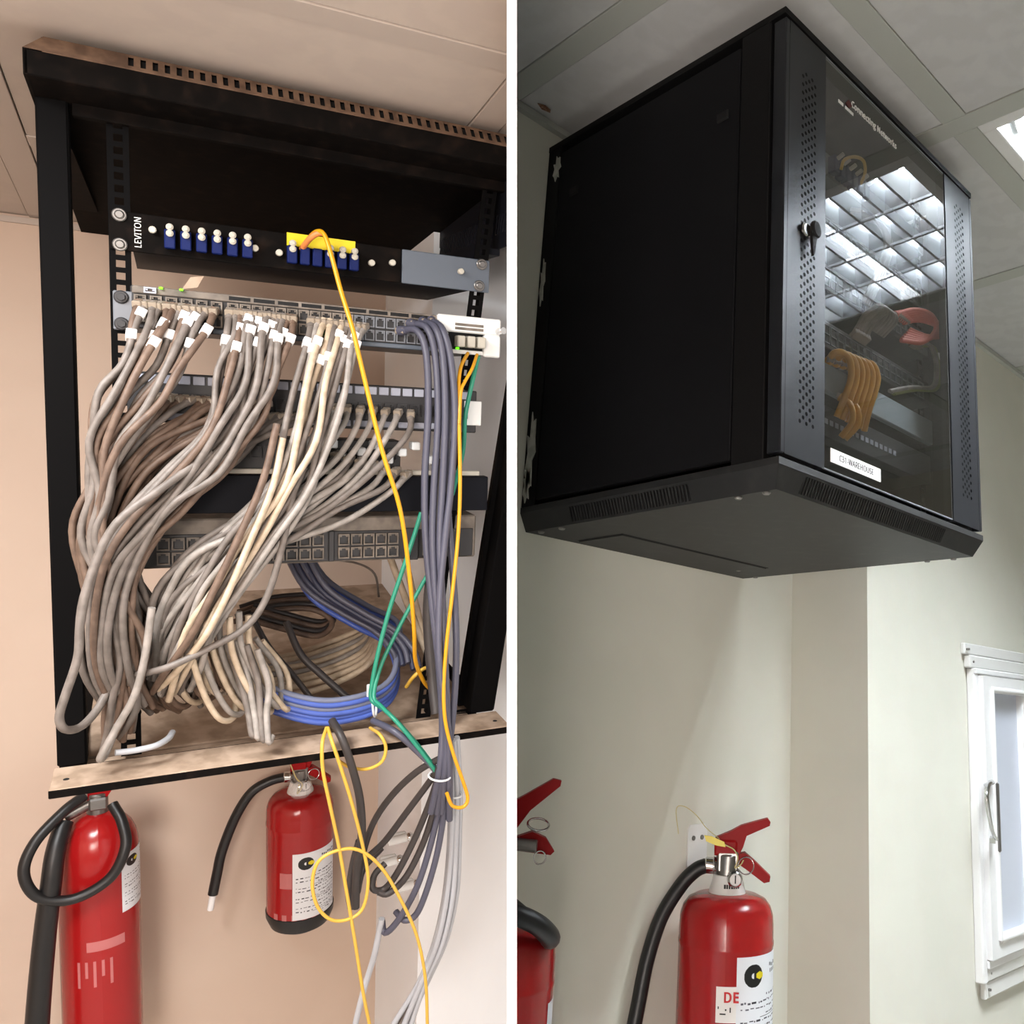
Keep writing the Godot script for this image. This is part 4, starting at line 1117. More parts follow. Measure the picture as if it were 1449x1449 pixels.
	var bl := thing("blanking_unit", "plain blue-black blanking panel across the open rack, above the lowest unit", "blanking panel", ROOM_L, Vector3(0.0, 0.338, RAIL))
	part(bl, "plate", M.panel_navy, func(b: Mb):
		b.box(Vector3(0.078, 0.0, 0.0), Vector3(0.577, 0.054, 0.003), 0.001)
		b.box(Vector3(0.078, 0.05, -0.02), Vector3(0.577, 0.054, 0.0)))
	var lo := thing("patch_unit", "dusty two-row port panel at the bottom of the open rack, mostly unplugged", "patch panel", ROOM_L, Vector3(0.0, 0.262, RAIL))
	part(lo, "body", M.dusty_grey, func(b: Mb): b.box(Vector3(0.09, 0.0, -0.16), Vector3(0.56, 0.068, 0.0), 0.002))
	part(lo, "face", M.device, func(b: Mb): b.box(Vector3(0.09, 0.002, 0.0), Vector3(0.555, 0.047, 0.002), 0.001))
	part(lo, "divider", M.device, func(b: Mb): b.box(Vector3(0.448, 0.0, 0.002), Vector3(0.468, 0.05, 0.008), 0.001))
	part(lo, "divider", M.device, func(b: Mb): b.box(Vector3(0.338, 0.002, 0.002), Vector3(0.346, 0.048, 0.006), 0.001))
	for row in 2:
		for k in 22:
			var x := 0.12 + k * 0.0178
			if absf(x - 0.45) < 0.02 or absf(x - 0.335) < 0.012:
				continue
			part(lo, "port", M.dusty_grey, func(b: Mb): port_frame(b, Vector3(x, 0.006 + row * 0.02, 0.002), 0.0155, 0.017))

func port_frame(b: Mb, at: Vector3, w: float, h: float) -> void:
	var t := 0.0018
	b.box(at, at + Vector3(t, h, 0.005))
	b.box(at + Vector3(w - t, 0, 0), at + Vector3(w, h, 0.005))
	b.box(at + Vector3(t, 0, 0), at + Vector3(w - t, t, 0.005))
	b.box(at + Vector3(t, h - t, 0), at + Vector3(w - t, h, 0.005))
	b.box(at + Vector3(t, h - t * 2.4, 0), at + Vector3(w * 0.32, h - t, 0.004))
	b.box(at + Vector3(w * 0.68, h - t * 2.4, 0), at + Vector3(w - t, h - t, 0.004))

func left_things() -> void:
	# extinguisher in the middle
	var at: Vector3 = Vector3(0.3881, -0.4071, -0.79)
	var u: float = 0.0705 / 67.0
	var eye_l := ROOM_L.affine_inverse() * eye.origin
	var sp := ext_frame(ROOM_L, at, eye_l)
	var o := thing("fire_extinguisher", "red fire extinguisher under the middle of the open rack, hose hanging at its left", "extinguisher", ROOM_L, at, "", sp)
	powder_body(o, u, -0.285, true)
	valve_set(o, u, Vector2(26, 40))
	part(o, "dial_cover", M.gauge_glass, func(b: Mb): b.ball(Vector3(0, 14, 30) * u, 21 * u, 18, Vector3(1, 1, 0.5)))
	part(o, "hose", M.rubber, func(b: Mb): b.tube([Vector3(-30, 35, 0) * u, Vector3(-60, 30, 2) * u, Vector3(-95, 10, 4) * u, Vector3(-125, -40, 6) * u, Vector3(-150, -110, 8) * u, Vector3(-160, -160, 8) * u, Vector3(-168, -205, 8) * u], 10.0 * u, 14, 8))
	part(o, "hose_nozzle", M.white_pvc, func(b: Mb): b.cyl(Vector3(-168, -205, 8) * u, Vector3(-173, -240, 8) * u, 6.5 * u, 12))
	var st := part(o, "white_sticker", label_sheet(6, true), func(b: Mb): b.patch(67.6 * u, -0.22, 1.35, -262 * u, -112 * u, 18))
	tag(st, "white sticker with a round black mark and small print")
	part(o, "white_print", M.faded_print, func(b: Mb): b.patch(67.5 * u, -0.62, -0.24, -190 * u, -155 * u, 6))
	for k in 5:
		part(o, "faded_letter", M.faded_print, func(b: Mb): b.patch(67.5 * u, -0.85 + k * 0.3, -0.7 + k * 0.3, -268 * u, -250 * u, 3))
	part(o, "seal_thread", M.thread, func(b: Mb): b.tube([Vector3(-20, 70, 14) * u, Vector3(-8, 40, 24) * u, Vector3(4, 26, 30) * u, Vector3(-6, 10, 36) * u, Vector3(-2, 30, 32) * u], 1.3 * u, 6, 6))
	# extinguisher at the left edge with the looped hose and long horn
	var a2: Vector3 = Vector3(0.0087, -0.3509, -0.72)
	var v: float = 0.069 / 67.0
	var s2 := ext_frame(ROOM_L, a2, eye_l)
	var w := thing("fire_extinguisher", "tall red fire extinguisher under the rack's left post, black hose knotted in a ring", "extinguisher", ROOM_L, a2, "", s2)
	part(w, "cylinder", M.red, func(b: Mb):
		var r := 67.0 * v
		b.lathe([Vector2(0, -0.52), Vector2(r * 0.9, -0.52), Vector2(r, -0.51), Vector2(r, -1.15 * r), Vector2(r * 0.99, -0.95 * r), Vector2(r * 0.94, -0.7 * r), Vector2(r * 0.84, -0.45 * r), Vector2(r * 0.66, -0.22 * r), Vector2(r * 0.44, -0.06 * r), Vector2(r * 0.3, 0), Vector2(0, 0)], 56))
	part(w, "valve", M.steel, func(b: Mb):
		b.cyl(Vector3(0, -6, 0) * v, Vector3(0, 40, 0) * v, 18 * v, 20)
		b.box(Vector3(-14, 10, -14) * v, Vector3(16, 34, 22) * v, 3 * v)
		b.cyl(Vector3(-10, 22, 4) * v, Vector3(-52, 4, 10) * v, 11 * v, 16))
	part(w, "lever", M.red_lever, func(b: Mb): b.prism(PackedVector2Array([Vector2(-16, 30) * v, Vector2(-14, 62) * v, Vector2(60, 74) * v, Vector2(64, 64) * v, Vector2(24, 44) * v, Vector2(14, 28) * v]), -10 * v, 12 * v))
	part(w, "hose", M.rubber, func(b: Mb): b.tube([Vector3(-20, 44, 20) * v, Vector3(-52, 28, 40) * v, Vector3(-96, -12, 66) * v, Vector3(-112, -60, 78) * v, Vector3(-92, -108, 84) * v, Vector3(-40, -124, 88) * v, Vector3(16, -98, 88) * v, Vector3(42, -46, 82) * v, Vector3(38, -4, 60) * v, Vector3(24, 24, 34) * v], 9.5 * v, 12, 8))
	part(w, "horn_hose", M.rubber, func(b: Mb): b.tube([Vector3(-52, 4, 30) * v, Vector3(-66, -40, 60) * v, Vector3(-74, -100, 72) * v, Vector3(-84, -180, 76) * v, Vector3(-96, -300, 76) * v, Vector3(-106, -430, 76) * v, Vector3(-110, -520, 76) * v], 15 * v, 14, 6, false, 21 * v))
	part(w, "white_sticker", label_sheet(7, true), func(b: Mb): b.patch(67.6 * v, 0.55, 2.0, -190 * v, -74 * v, 16))
	part(w, "white_print", M.faded_print, func(b: Mb): b.patch(67.5 * v, -0.35, 0.6, -252 * v, -232 * v, 8))
	for k in 5:
		part(w, "faded_letter", M.faded_print, func(b: Mb): b.patch(67.5 * v, -0.6 + k * 0.2, -0.53 + k * 0.2, (-325 + (k % 2) * 20) * v, -272 * v, 2))
	# white plastic fittings on the wall behind the hanging loops
	var k0 := 0
	for q in [Vector3(0.5303, -0.3921, -0.46), Vector3(0.5115, -0.4373, -0.46), Vector3(0.5463, -0.4984, -0.46)]:
		var c := thing("cable_clip", ["white plastic pipe clip on the wall, topmost of three behind the hanging black cords", "white plastic pipe clip on the wall, middle one of three behind the hanging black cords", "white plastic pipe clip on the wall, lowest of three behind the hanging black cords"][k0], "clip", ROOM_L, q, "pipe clips on the wall")
		part(c, "clip_body", M.clear_white, func(b: Mb):
			b.box(Vector3(-0.016, -0.01, 0), Vector3(0.016, 0.012, 0.012), 0.003)
			b.cyl(Vector3(-0.022, 0.0, 0.016), Vector3(0.024, 0.006, 0.02), 0.0085, 14))
		part(c, "clip_screw", M.chrome, func(b: Mb): b.ball(Vector3(0.02, 0.006, 0.022), 0.009, 10))
		k0 += 1
	var tie := thing("paper_tag", "small brown paper tag standing behind the top edge of the long switch", "tag", ROOM_L, Vector3(0.1666, 0.6491, -0.1))
	part(tie, "tag_sheet", M.dust, func(b: Mb): b.prism(PackedVector2Array([Vector2(-0.012, -0.008), Vector2(0.006, -0.004), Vector2(0.014, 0.012), Vector2(-0.002, 0.009)]), 0, 0.0012))

# ---------------------------------------------------------------- the tangle of cords
# n cords spread between two guide paths of equal length
func family(n: int, ga: Array, gb: Array, called: String, label: String, group: String, mats: Array, r: float, wob: float, deep: float, flag := 0.0, plug := true, skip_wob := 1) -> void:
	for i in n:
		var t := (float(i) + 0.5) / n
		var pts := []
		for k in ga.size():
			var p: Vector3 = ga[k].lerp(gb[k], t)
			var f := clampf(float(k - skip_wob + 1) / 2.0, 0.0, 1.0)
			p += Vector3(rng.randf_range(-wob, wob), rng.randf_range(-wob, wob), (float(i % 3) - 1.0) * deep + rng.randf_range(-deep, deep) * 0.4) * f
			pts.append(p)
		cord(called, label % nth(i), group, pts, r * rng.randf_range(0.92, 1.06), mats[rng.randi() % mats.size()], plug, rng.randf_range(0.05, 0.17) if rng.randf() < flag else -1.0)

func left_cords() -> void:
	var G: Material = M.cord_grey
	var Dm: Material = M.cord_dust
	var Lm: Material = M.cord_light
	var R := 0.0046
	# upper patch panel: cords sweep left behind the others
	family(12, [Vector3(0.1101, 0.497, -0.07), Vector3(0.0945, 0.4697, -0.05), Vector3(0.0674, 0.4243, -0.04), Vector3(0.043, 0.3796, -0.035), Vector3(0.0338, 0.3159, -0.04), Vector3(0.0439, 0.2304, -0.05), Vector3(0.0603, 0.1473, -0.07), Vector3(0.0703, 0.0856, -0.09), Vector3(0.0899, 0.0612, -0.11)],
		[Vector3(0.2612, 0.4935, -0.07), Vector3(0.2201, 0.475, -0.05), Vector3(0.1448, 0.426, -0.04), Vector3(0.0968, 0.3705, -0.035), Vector3(0.0763, 0.3054, -0.04), Vector3(0.0901, 0.2273, -0.05), Vector3(0.1126, 0.1521, -0.07), Vector3(0.1283, 0.0804, -0.1), Vector3(0.1519, 0.0464, -0.13)],
		"network_cable", "dusty cord swept left from the open rack's second row, %s from the left", "cords from the second row, left half", [Dm, Dm, G], R, 0.010, 0.006)
	family(12, [Vector3(0.1705, 0.4766, -0.07), Vector3(0.1453, 0.4529, -0.055), Vector3(0.1051, 0.415, -0.05), Vector3(0.0657, 0.3556, -0.045), Vector3(0.0492, 0.287, -0.045), Vector3(0.0618, 0.1982, -0.06), Vector3(0.0872, 0.1189, -0.09), Vector3(0.1107, 0.0499, -0.12)],
		[Vector3(0.321, 0.4782, -0.07), Vector3(0.2732, 0.4553, -0.055), Vector3(0.2113, 0.4121, -0.05), Vector3(0.1439, 0.3502, -0.045), Vector3(0.1068, 0.2752, -0.045), Vector3(0.1256, 0.1933, -0.06), Vector3(0.1588, 0.1215, -0.09), Vector3(0.1864, 0.0582, -0.13)],
		"network_cable", "dusty cord arching left below the grey label windows, %s from the left", "cords below the label windows", [Dm, Dm, G], R, 0.012, 0.006)
	# lower patch panel: pale cords sweep left
	family(7, [Vector3(0.3388, 0.4286, -0.06), Vector3(0.3172, 0.4047, -0.04), Vector3(0.2706, 0.3707, -0.03), Vector3(0.2093, 0.3378, -0.025), Vector3(0.1511, 0.2953, -0.03), Vector3(0.1141, 0.2377, -0.04), Vector3(0.1011, 0.1783, -0.05), Vector3(0.112, 0.1142, -0.08)],
		[Vector3(0.4542, 0.3968, -0.06), Vector3(0.4244, 0.3691, -0.04), Vector3(0.3636, 0.3344, -0.03), Vector3(0.2881, 0.3014, -0.025), Vector3(0.2093, 0.2834, -0.03), Vector3(0.1547, 0.2352, -0.04), Vector3(0.1294, 0.1758, -0.05), Vector3(0.1328, 0.1037, -0.09)],
		"network_cable", "pale cord sweeping left across the blue-black blanking panel, %s from its left end", "pale cords across the blanking panel", [Lm, Lm, G], R * 1.05, 0.008, 0.006)
	family(9, [Vector3(0.2976, 0.4953, -0.07), Vector3(0.2907, 0.4681, -0.05), Vector3(0.2672, 0.4189, -0.04), Vector3(0.2268, 0.3611, -0.03), Vector3(0.1758, 0.304, -0.03), Vector3(0.1342, 0.2376, -0.035), Vector3(0.1131, 0.1772, -0.05), Vector3(0.0997, 0.1136, -0.07)],
		[Vector3(0.4599, 0.4894, -0.07), Vector3(0.4474, 0.4618, -0.045), Vector3(0.4076, 0.4115, -0.035), Vector3(0.3434, 0.3559, -0.025), Vector3(0.2701, 0.3069, -0.025), Vector3(0.2005, 0.2445, -0.03), Vector3(0.1584, 0.1846, -0.045), Vector3(0.1329, 0.1199, -0.07)],
		"network_cable", "light grey cord hooked out of the second row's right half, %s from the left", "cords from the second row, right half", [Lm, Lm, G], R, 0.008, 0.005)
	# the switch: three sheaves
	family(12, [Vector3(0.1021, 0.6163, -0.07), Vector3(0.096, 0.5905, -0.045), Vector3(0.0816, 0.5407, -0.02), Vector3(0.0615, 0.4963, -0.01), Vector3(0.0461, 0.4439, -0.008), Vector3(0.0496, 0.3826, -0.01), Vector3(0.0429, 0.3203, -0.012), Vector3(0.0533, 0.2458, -0.02), Vector3(0.066, 0.1583, -0.03), Vector3(0.0603, 0.0887, -0.04), Vector3(0.0505, 0.0241, -0.055)],
		[Vector3(0.1951, 0.615, -0.07), Vector3(0.1806, 0.5849, -0.045), Vector3(0.1577, 0.5374, -0.02), Vector3(0.1258, 0.4865, -0.01), Vector3(0.0872, 0.4275, -0.008), Vector3(0.0674, 0.3648, -0.01), Vector3(0.0697, 0.3015, -0.012), Vector3(0.087, 0.2344, -0.02), Vector3(0.1011, 0.1644, -0.03), Vector3(0.1037, 0.0946, -0.05), Vector3(0.086, 0.0332, -0.075)],
		"network_cable", "dusty cord drooping from the long switch's first port group, %s from its left end", "cords from the switch, first group", [Dm, Dm, G], R, 0.008, 0.006, 0.9)
	family(14, [Vector3(0.2069, 0.6162, -0.07), Vector3(0.2017, 0.5867, -0.04), Vector3(0.1896, 0.5305, -0.02), Vector3(0.1701, 0.4658, -0.01), Vector3(0.1323, 0.4014, -0.006), Vector3(0.0818, 0.3383, -0.006), Vector3(0.0508, 0.2754, -0.01), Vector3(0.0402, 0.2112, -0.015), Vector3(0.0407, 0.142, -0.03), Vector3(0.0592, 0.0723, -0.06)],
		[Vector3(0.2909, 0.615, -0.07), Vector3(0.2803, 0.5842, -0.04), Vector3(0.2651, 0.526, -0.02), Vector3(0.2426, 0.4686, -0.01), Vector3(0.2003, 0.4115, -0.006), Vector3(0.1513, 0.3556, -0.006), Vector3(0.1074, 0.2912, -0.01), Vector3(0.0907, 0.2167, -0.015), Vector3(0.0928, 0.1364, -0.03), Vector3(0.1155, 0.0714, -0.07)],
		"network_cable", "grey cord slanting from the long switch's second port group, %s from its left end", "cords from the switch, second group", [G, G, Dm], R, 0.007, 0.007, 0.9)
	family(10, [Vector3(0.3082, 0.6148, -0.07), Vector3(0.3, 0.5811, -0.04), Vector3(0.285, 0.5178, -0.018), Vector3(0.2698, 0.4508, -0.006), Vector3(0.2459, 0.384, -0.001), Vector3(0.2075, 0.3182, 0.002), Vector3(0.1701, 0.2527, 0), Vector3(0.1454, 0.1947, -0.01), Vector3(0.1287, 0.1325, -0.03), Vector3(0.1199, 0.0843, -0.06)],
		[Vector3(0.387, 0.6123, -0.07), Vector3(0.3703, 0.5821, -0.04), Vector3(0.3548, 0.5219, -0.018), Vector3(0.3305, 0.4428, -0.006), Vector3(0.3075, 0.3743, -0.001), Vector3(0.2673, 0.3067, 0.002), Vector3(0.2241, 0.2399, 0), Vector3(0.1949, 0.1901, -0.012), Vector3(0.1746, 0.1345, -0.04), Vector3(0.1584, 0.0852, -0.09)],
		"network_cable", "flagged cord from the long switch's third port group, %s from its left end", "cords from the switch, third group", [Lm, G, Lm, M.cord_beige], R, 0.006, 0.006, 0.95)
	# long single ones
	cord("network_cable", "single grey cord crossing low from the right, over the sagging bundle, to the tray", "", [Vector3(0.3048, 0.5086, -0.04), Vector3(0.2961, 0.4506, -0.02), Vector3(0.2812, 0.3739, -0.005), Vector3(0.2631, 0.2869, 0), Vector3(0.2456, 0.2287, 0), Vector3(0.2196, 0.1912, 0), Vector3(0.1734, 0.1659, 0), Vector3(0.1287, 0.1463, 0), Vector3(0.0927, 0.1315, -0.03)], R, G, false)
	cord("network_cable", "grey cord in a wide loop around the left post, hanging over the ledge's left end", "", [Vector3(0.1843, 0.4294, -0.01), Vector3(0.1282, 0.3851, 0.01), Vector3(0.079, 0.3424, 0.02), Vector3(0.0527, 0.2824, 0.025), Vector3(0.0403, 0.2225, 0.03), Vector3(0.0364, 0.1784, 0.03), Vector3(0.0225, 0.1308, 0.03), Vector3(0.0161, 0.1046, 0.03), Vector3(0.021, 0.0868, 0.025), Vector3(0.0358, 0.0794, 0), Vector3(0.0532, 0.093, -0.03), Vector3(0.0725, 0.1325, -0.05)], R * 1.1, G, false)
	cord("network_cable", "grey cord bent in a narrow hook over the left part of the ledge", "", [Vector3(0.1142, 0.228, 0), Vector3(0.1053, 0.1615, -0.005), Vector3(0.0927, 0.109, -0.01), Vector3(0.0724, 0.0668, -0.015), Vector3(0.0543, 0.0312, -0.01), Vector3(0.0595, 0.0293, -0.03), Vector3(0.0712, 0.0643, -0.05), Vector3(0.068, 0.1202, -0.06)], R, M.cord_light, false)
	cord("network_cable", "thick beige cord running down right of the sagging bundle, over all the others", "", [Vector3(0.2674, 0.4512, 0), Vector3(0.2535, 0.3853, 0.01), Vector3(0.2249, 0.3103, 0.015), Vector3(0.1996, 0.2447, 0.015), Vector3(0.1732, 0.188, 0.01), Vector3(0.1408, 0.1342, -0.02), Vector3(0.1201, 0.0993, -0.06)], R, M.cord_beige, false)
	cord("network_cable", "thick tan cord beside the beige one, over the front of the sagging bundle", "", [Vector3(0.2605, 0.4699, 0), Vector3(0.2423, 0.395, 0.012), Vector3(0.2132, 0.3205, 0.017), Vector3(0.1816, 0.2463, 0.017), Vector3(0.157, 0.1894, 0.01), Vector3(0.1286, 0.1355, -0.02), Vector3(0.1118, 0.0953, -0.06)], R, M.cord_dust, false)
	# hanging loops over the tray front
	for k in 7:
		var d := Vector3(0.012 * k, 0.004 * (k % 3), -0.008 * (k % 4))
		cord("network_cable", "pale grey cord hanging in a loop over the tray front, %s from the left" % nth(k), "pale loops over the tray front",
			[Vector3(0.1565, 0.1984, -0.03) + d, Vector3(0.1593, 0.149, -0.03) + d, Vector3(0.174, 0.0908, -0.035) + d * 1.1, Vector3(0.1928, 0.053, -0.04) + d * 1.15, Vector3(0.2116, 0.0497, -0.06) + d, Vector3(0.2113, 0.0927, -0.08) + d, Vector3(0.1915, 0.1497, -0.07) + d * 0.8], R * 0.92, Lm if k % 2 else M.cord_beige, false)
	for k in 4:
		var d := Vector3(0.013 * k, -0.006 * k, 0.006 * k)
		cord("network_cable", "grey cord end reaching the ledge right of the loops, %s from the left" % nth(k), "cord ends on the ledge",
			[Vector3(0.1994, 0.1698, -0.05) + d, Vector3(0.2136, 0.1188, -0.045) + d, Vector3(0.2256, 0.0706, -0.03) + d * 0.6, Vector3(0.2303, 0.035, -0.012) + d * 0.5, Vector3(0.2354, 0.0396, -0.02) + d * 0.5], R, Lm if k % 2 else G, false)
	for k in 5:
		var d := Vector3(0.016 * k, 0.0, -0.012 * k)
		cord("network_cable", "tan cord coiled low at the left of the tray, %s ring from the left" % nth(k), "coiled rings at the left of the tray",
			[Vector3(0.1215, 0.1936, -0.06) + d, Vector3(0.1232, 0.144, -0.06) + d, Vector3(0.1324, 0.0845, -0.07) + d, Vector3(0.1512, 0.06, -0.09) + d, Vector3(0.1633, 0.0782, -0.11) + d, Vector3(0.1524, 0.1267, -0.11) + d], R * 0.95, M.cord_beige if k % 2 else Dm, false)
	cord("network_cable", "short cut white cord lying along the ledge's left half", "", [Vector3(0.07, 0.0315, -0.02), Vector3(0.091, 0.0292, -0.025), Vector3(0.115, 0.0305, -0.03), Vector3(0.1298, 0.0308, -0.05), Vector3(0.1351, 0.0319, -0.07)], 0.0042, M.cord_pearl, false)
	# slack coil of beige cable on the tray
	family(9, [Vector3(0.2273, 0.0903, -0.34), Vector3(0.2539, 0.0568, -0.34), Vector3(0.3092, 0.0514, -0.34), Vector3(0.3664, 0.0627, -0.34), Vector3(0.4197, 0.0828, -0.34), Vector3(0.4452, 0.0875, -0.36), Vector3(0.4435, 0.0889, -0.42), Vector3(0.4021, 0.0877, -0.46)],
		[Vector3(0.1752, 0.0627, -0.2), Vector3(0.2171, 0.0438, -0.18), Vector3(0.2856, 0.0317, -0.17), Vector3(0.3531, 0.04, -0.17), Vector3(0.4089, 0.0593, -0.18), Vector3(0.4377, 0.0791, -0.22), Vector3(0.4426, 0.0902, -0.27), Vector3(0.4262, 0.0992, -0.31)],
		"slack_cable", "beige cable of the flat slack coil on the tray, %s from the back", "beige slack coil on the tray", [M.cord_beige, M.cord_beige, Lm], 0.0056, 0.002, 0.003, 0.0, false)
	# blue coil
	for k in 6:
		var y := 0.0068 * k
		var w := -0.002 * (k % 2)
		var pts := [Vector3(0.3046, 0.2529, -0.3), Vector3(0.3379, 0.1809, -0.26), Vector3(0.4019, 0.1326, -0.24), Vector3(0.4459, 0.1086, -0.2), Vector3(0.4531, 0.0762, -0.14), Vector3(0.4372, 0.0488, -0.1), Vector3(0.4004, 0.035, -0.075), Vector3(0.3425, 0.0325, -0.065), Vector3(0.2941, 0.0438, -0.07), Vector3(0.2487, 0.0636, -0.09), Vector3(0.2149, 0.0845, -0.14)]
		for q in pts.size():
			pts[q] += Vector3(0, y - 0.014, w) if q > 3 else Vector3(0.004 * k, y - 0.012, 0)
		cord("blue_cable", "dusty blue cable of the tied coil on the tray, %s from below" % nth(k), "blue coil on the tray", pts, 0.0046, M.cord_greyblue if k == 5 or k == 3 else M.cord_blue, false)
	for k in 5:
		var pts := [Vector3(0.2928, 0.258, -0.24), Vector3(0.3229, 0.1963, -0.21), Vector3(0.3767, 0.1552, -0.19), Vector3(0.4228, 0.1269, -0.17), Vector3(0.446, 0.0984, -0.14), Vector3(0.4498, 0.0765, -0.12)]
		for q in pts.size():
			pts[q] += Vector3(0.007 * k, 0.005 * (k % 3), 0.006 * k)
		cord("navy_cable", "dark navy cable running down to the blue coil, %s from the left" % nth(k), "navy cables above the blue coil", pts, 0.0048, M.cord_navy if k % 2 else M.cord_slate, false)
	var tie := thing("cable_tie", "white plastic tie round the blue coil", "cable tie", ROOM_L, Vector3(0.4026, 0.0408, -0.06))
	part(tie, "strap", M.clear_white, func(b: Mb): b.torus(Vector3.ZERO, Vector3(0.95, 0.1, 0.3), 0.0185, 0.002, 20, 6))
	part(tie, "tail", M.clear_white, func(b: Mb): b.box(Vector3(-0.012, 0.014, 0.0), Vector3(-0.006, 0.034, 0.003), 0.001))
	# dusty black cords behind
	for k in 4:
		var d := Vector3(0.004 * k, 0.005 * k, -0.012 * k)
		cord("power_cable", "dusty black cord folded on the tray behind the coil, %s from the front" % nth(k), "folded black cords on the tray",
			[Vector3(0.225, 0.1251, -0.3) + d, Vector3(0.2777, 0.1393, -0.3) + d, Vector3(0.3434, 0.1383, -0.3) + d, Vector3(0.3745, 0.1185, -0.28) + d, Vector3(0.3493, 0.101, -0.26) + d, Vector3(0.295, 0.1177, -0.26) + d, Vector3(0.2437, 0.136, -0.27) + d], 0.0048, M.cord_black if k % 2 else Dm, false)
	cord("power_cable", "black cord crossing the tray floor left of the coil to the front gap", "", [Vector3(0.2435, 0.1602, -0.2), Vector3(0.2656, 0.1152, -0.17), Vector3(0.2935, 0.0784, -0.15), Vector3(0.3201, 0.0416, -0.12), Vector3(0.331, 0.0265, -0.11)], 0.0045, M.cord_black, false)
	cord("power_cable", "black cord crossing the tray floor over the beige coil to the front gap", "", [Vector3(0.2938, 0.1449, -0.2), Vector3(0.311, 0.0994, -0.17), Vector3(0.3395, 0.0677, -0.15), Vector3(0.377, 0.0322, -0.12), Vector3(0.3966, 0.0167, -0.11)], 0.0055, M.cord_black, false)
	for k in 2:
		cord("conduit_cable", "beige cable running down along the slotted bar at the right of the tray, %s" % ("outer one" if k else "inner one"), "",
			[(Vector3(0.4642, 0.2479, -0.3) + Vector3(0.0214, 0.0249, 0) * k), (Vector3(0.4888, 0.1576, -0.24) + Vector3(0.0145, -0.0009, 0) * k), Vector3(0.5082, 0.0769, -0.16), Vector3(0.5126, 0.0278, -0.1)], 0.006, M.cord_beige, false)
	cord("thin_wire", "thin grey wire arching over the back edge of the tray", "", [Vector3(0.4074, 0.1842, -0.5), Vector3(0.4457, 0.1834, -0.46), Vector3(0.4745, 0.1653, -0.44), Vector3(0.4789, 0.1237, -0.42)], 0.0022, G, false)
	# dark slate bundle from the switch's right ports down to the floor
	var S: Material = M.cord_slate
	var sl := [
		[Vector3(0.434, 0.6106, -0.075), Vector3(0.4516, 0.6114, -0.045), Vector3(0.4619, 0.5792, -0.03), Vector3(0.4642, 0.4972, -0.02), Vector3(0.4588, 0.3938, -0.01), Vector3(0.4604, 0.3003, 0), Vector3(0.4693, 0.2057, 0.01), Vector3(0.4793, 0.1096, 0.02), Vector3(0.4843, 0.0222, 0.025), Vector3(0.4803, -0.0423, 0.03), Vector3(0.477, -0.123, 0)],
		[Vector3(0.4481, 0.6223, -0.075), Vector3(0.4646, 0.6165, -0.04), Vector3(0.4748, 0.5751, -0.028), Vector3(0.4775, 0.4877, -0.015), Vector3(0.4712, 0.3839, -0.005), Vector3(0.4682, 0.3011, 0.006), Vector3(0.4739, 0.2068, 0.016), Vector3(0.4835, 0.1104, 0.024), Vector3(0.4883, 0.0235, 0.03), Vector3(0.4846, -0.0431, 0.03), Vector3(0.4857, -0.1247, 0)],
		[Vector3(0.4667, 0.6272, -0.075), Vector3(0.4758, 0.6174, -0.036), Vector3(0.4845, 0.5758, -0.022), Vector3(0.486, 0.4884, -0.008), Vector3(0.4823, 0.3845, 0), Vector3(0.4775, 0.3015, 0.01), Vector3(0.481, 0.218, 0.02), Vector3(0.4853, 0.1223, 0.028), Vector3(0.4893, 0.0248, 0.034), Vector3(0.4877, -0.042, 0.034), Vector3(0.4934, -0.1262, 0)],
		[Vector3(0.4793, 0.6295, -0.075), Vector3(0.4857, 0.6162, -0.034), Vector3(0.4955, 0.5715, -0.02), Vector3(0.5, 0.4891, -0.006), Vector3(0.4939, 0.3849, 0.003), Vector3(0.4844, 0.3126, 0.014), Vector3(0.4757, 0.2192, 0.024), Vector3(0.4753, 0.1251, 0.034), Vector3(0.4892, 0.0262, 0.038), Vector3(0.4936, -0.0422, 0.036), Vector3(0.5058, -0.1404, 0)],
		[Vector3(0.4819, 0.6044, -0.075), Vector3(0.4902, 0.5815, -0.04), Vector3(0.4964, 0.5194, -0.026), Vector3(0.4915, 0.4357, -0.016), Vector3(0.493, 0.3519, -0.006), Vector3(0.4988, 0.2675, 0.004), Vector3(0.5041, 0.1818, 0.012), Vector3(0.5044, 0.1063, 0.018), Vector3(0.4999, 0.0301, 0.022), Vector3(0.4918, -0.0346, 0.026), Vector3(0.4942, -0.1147, 0)]]
	for k in sl.size():
		cord("slate_cable", "dark slate cord of the bundle hanging from the switch's right end, %s from the left" % nth(k), "slate bundle at the right", sl[k], 0.0052, S, true)
	for k in 2:
		cord("navy_cable", "blackish cord behind the slate bundle, %s" % ("left one" if k == 0 else "right one"), "", [(Vector3(0.5021, 0.4204, -0.07) + Vector3(0.0131, 0.0002, 0) * k), (Vector3(0.4947, 0.3443, -0.06) + Vector3(0.0109, -0.0001, 0) * k), (Vector3(0.4859, 0.2555, -0.06) + Vector3(0.0087, -0.0004, 0) * k), (Vector3(0.4811, 0.1769, -0.06) + Vector3(0.0154, -0.0011, 0) * k), (Vector3(0.4874, 0.0761, -0.05) + Vector3(0.0155, -0.0017, 0) * k), (Vector3(0.49, 0.0247, -0.03) + Vector3(0.0132, -0.0018, 0) * k)], 0.0085 - 0.003 * k, M.cord_black, false)
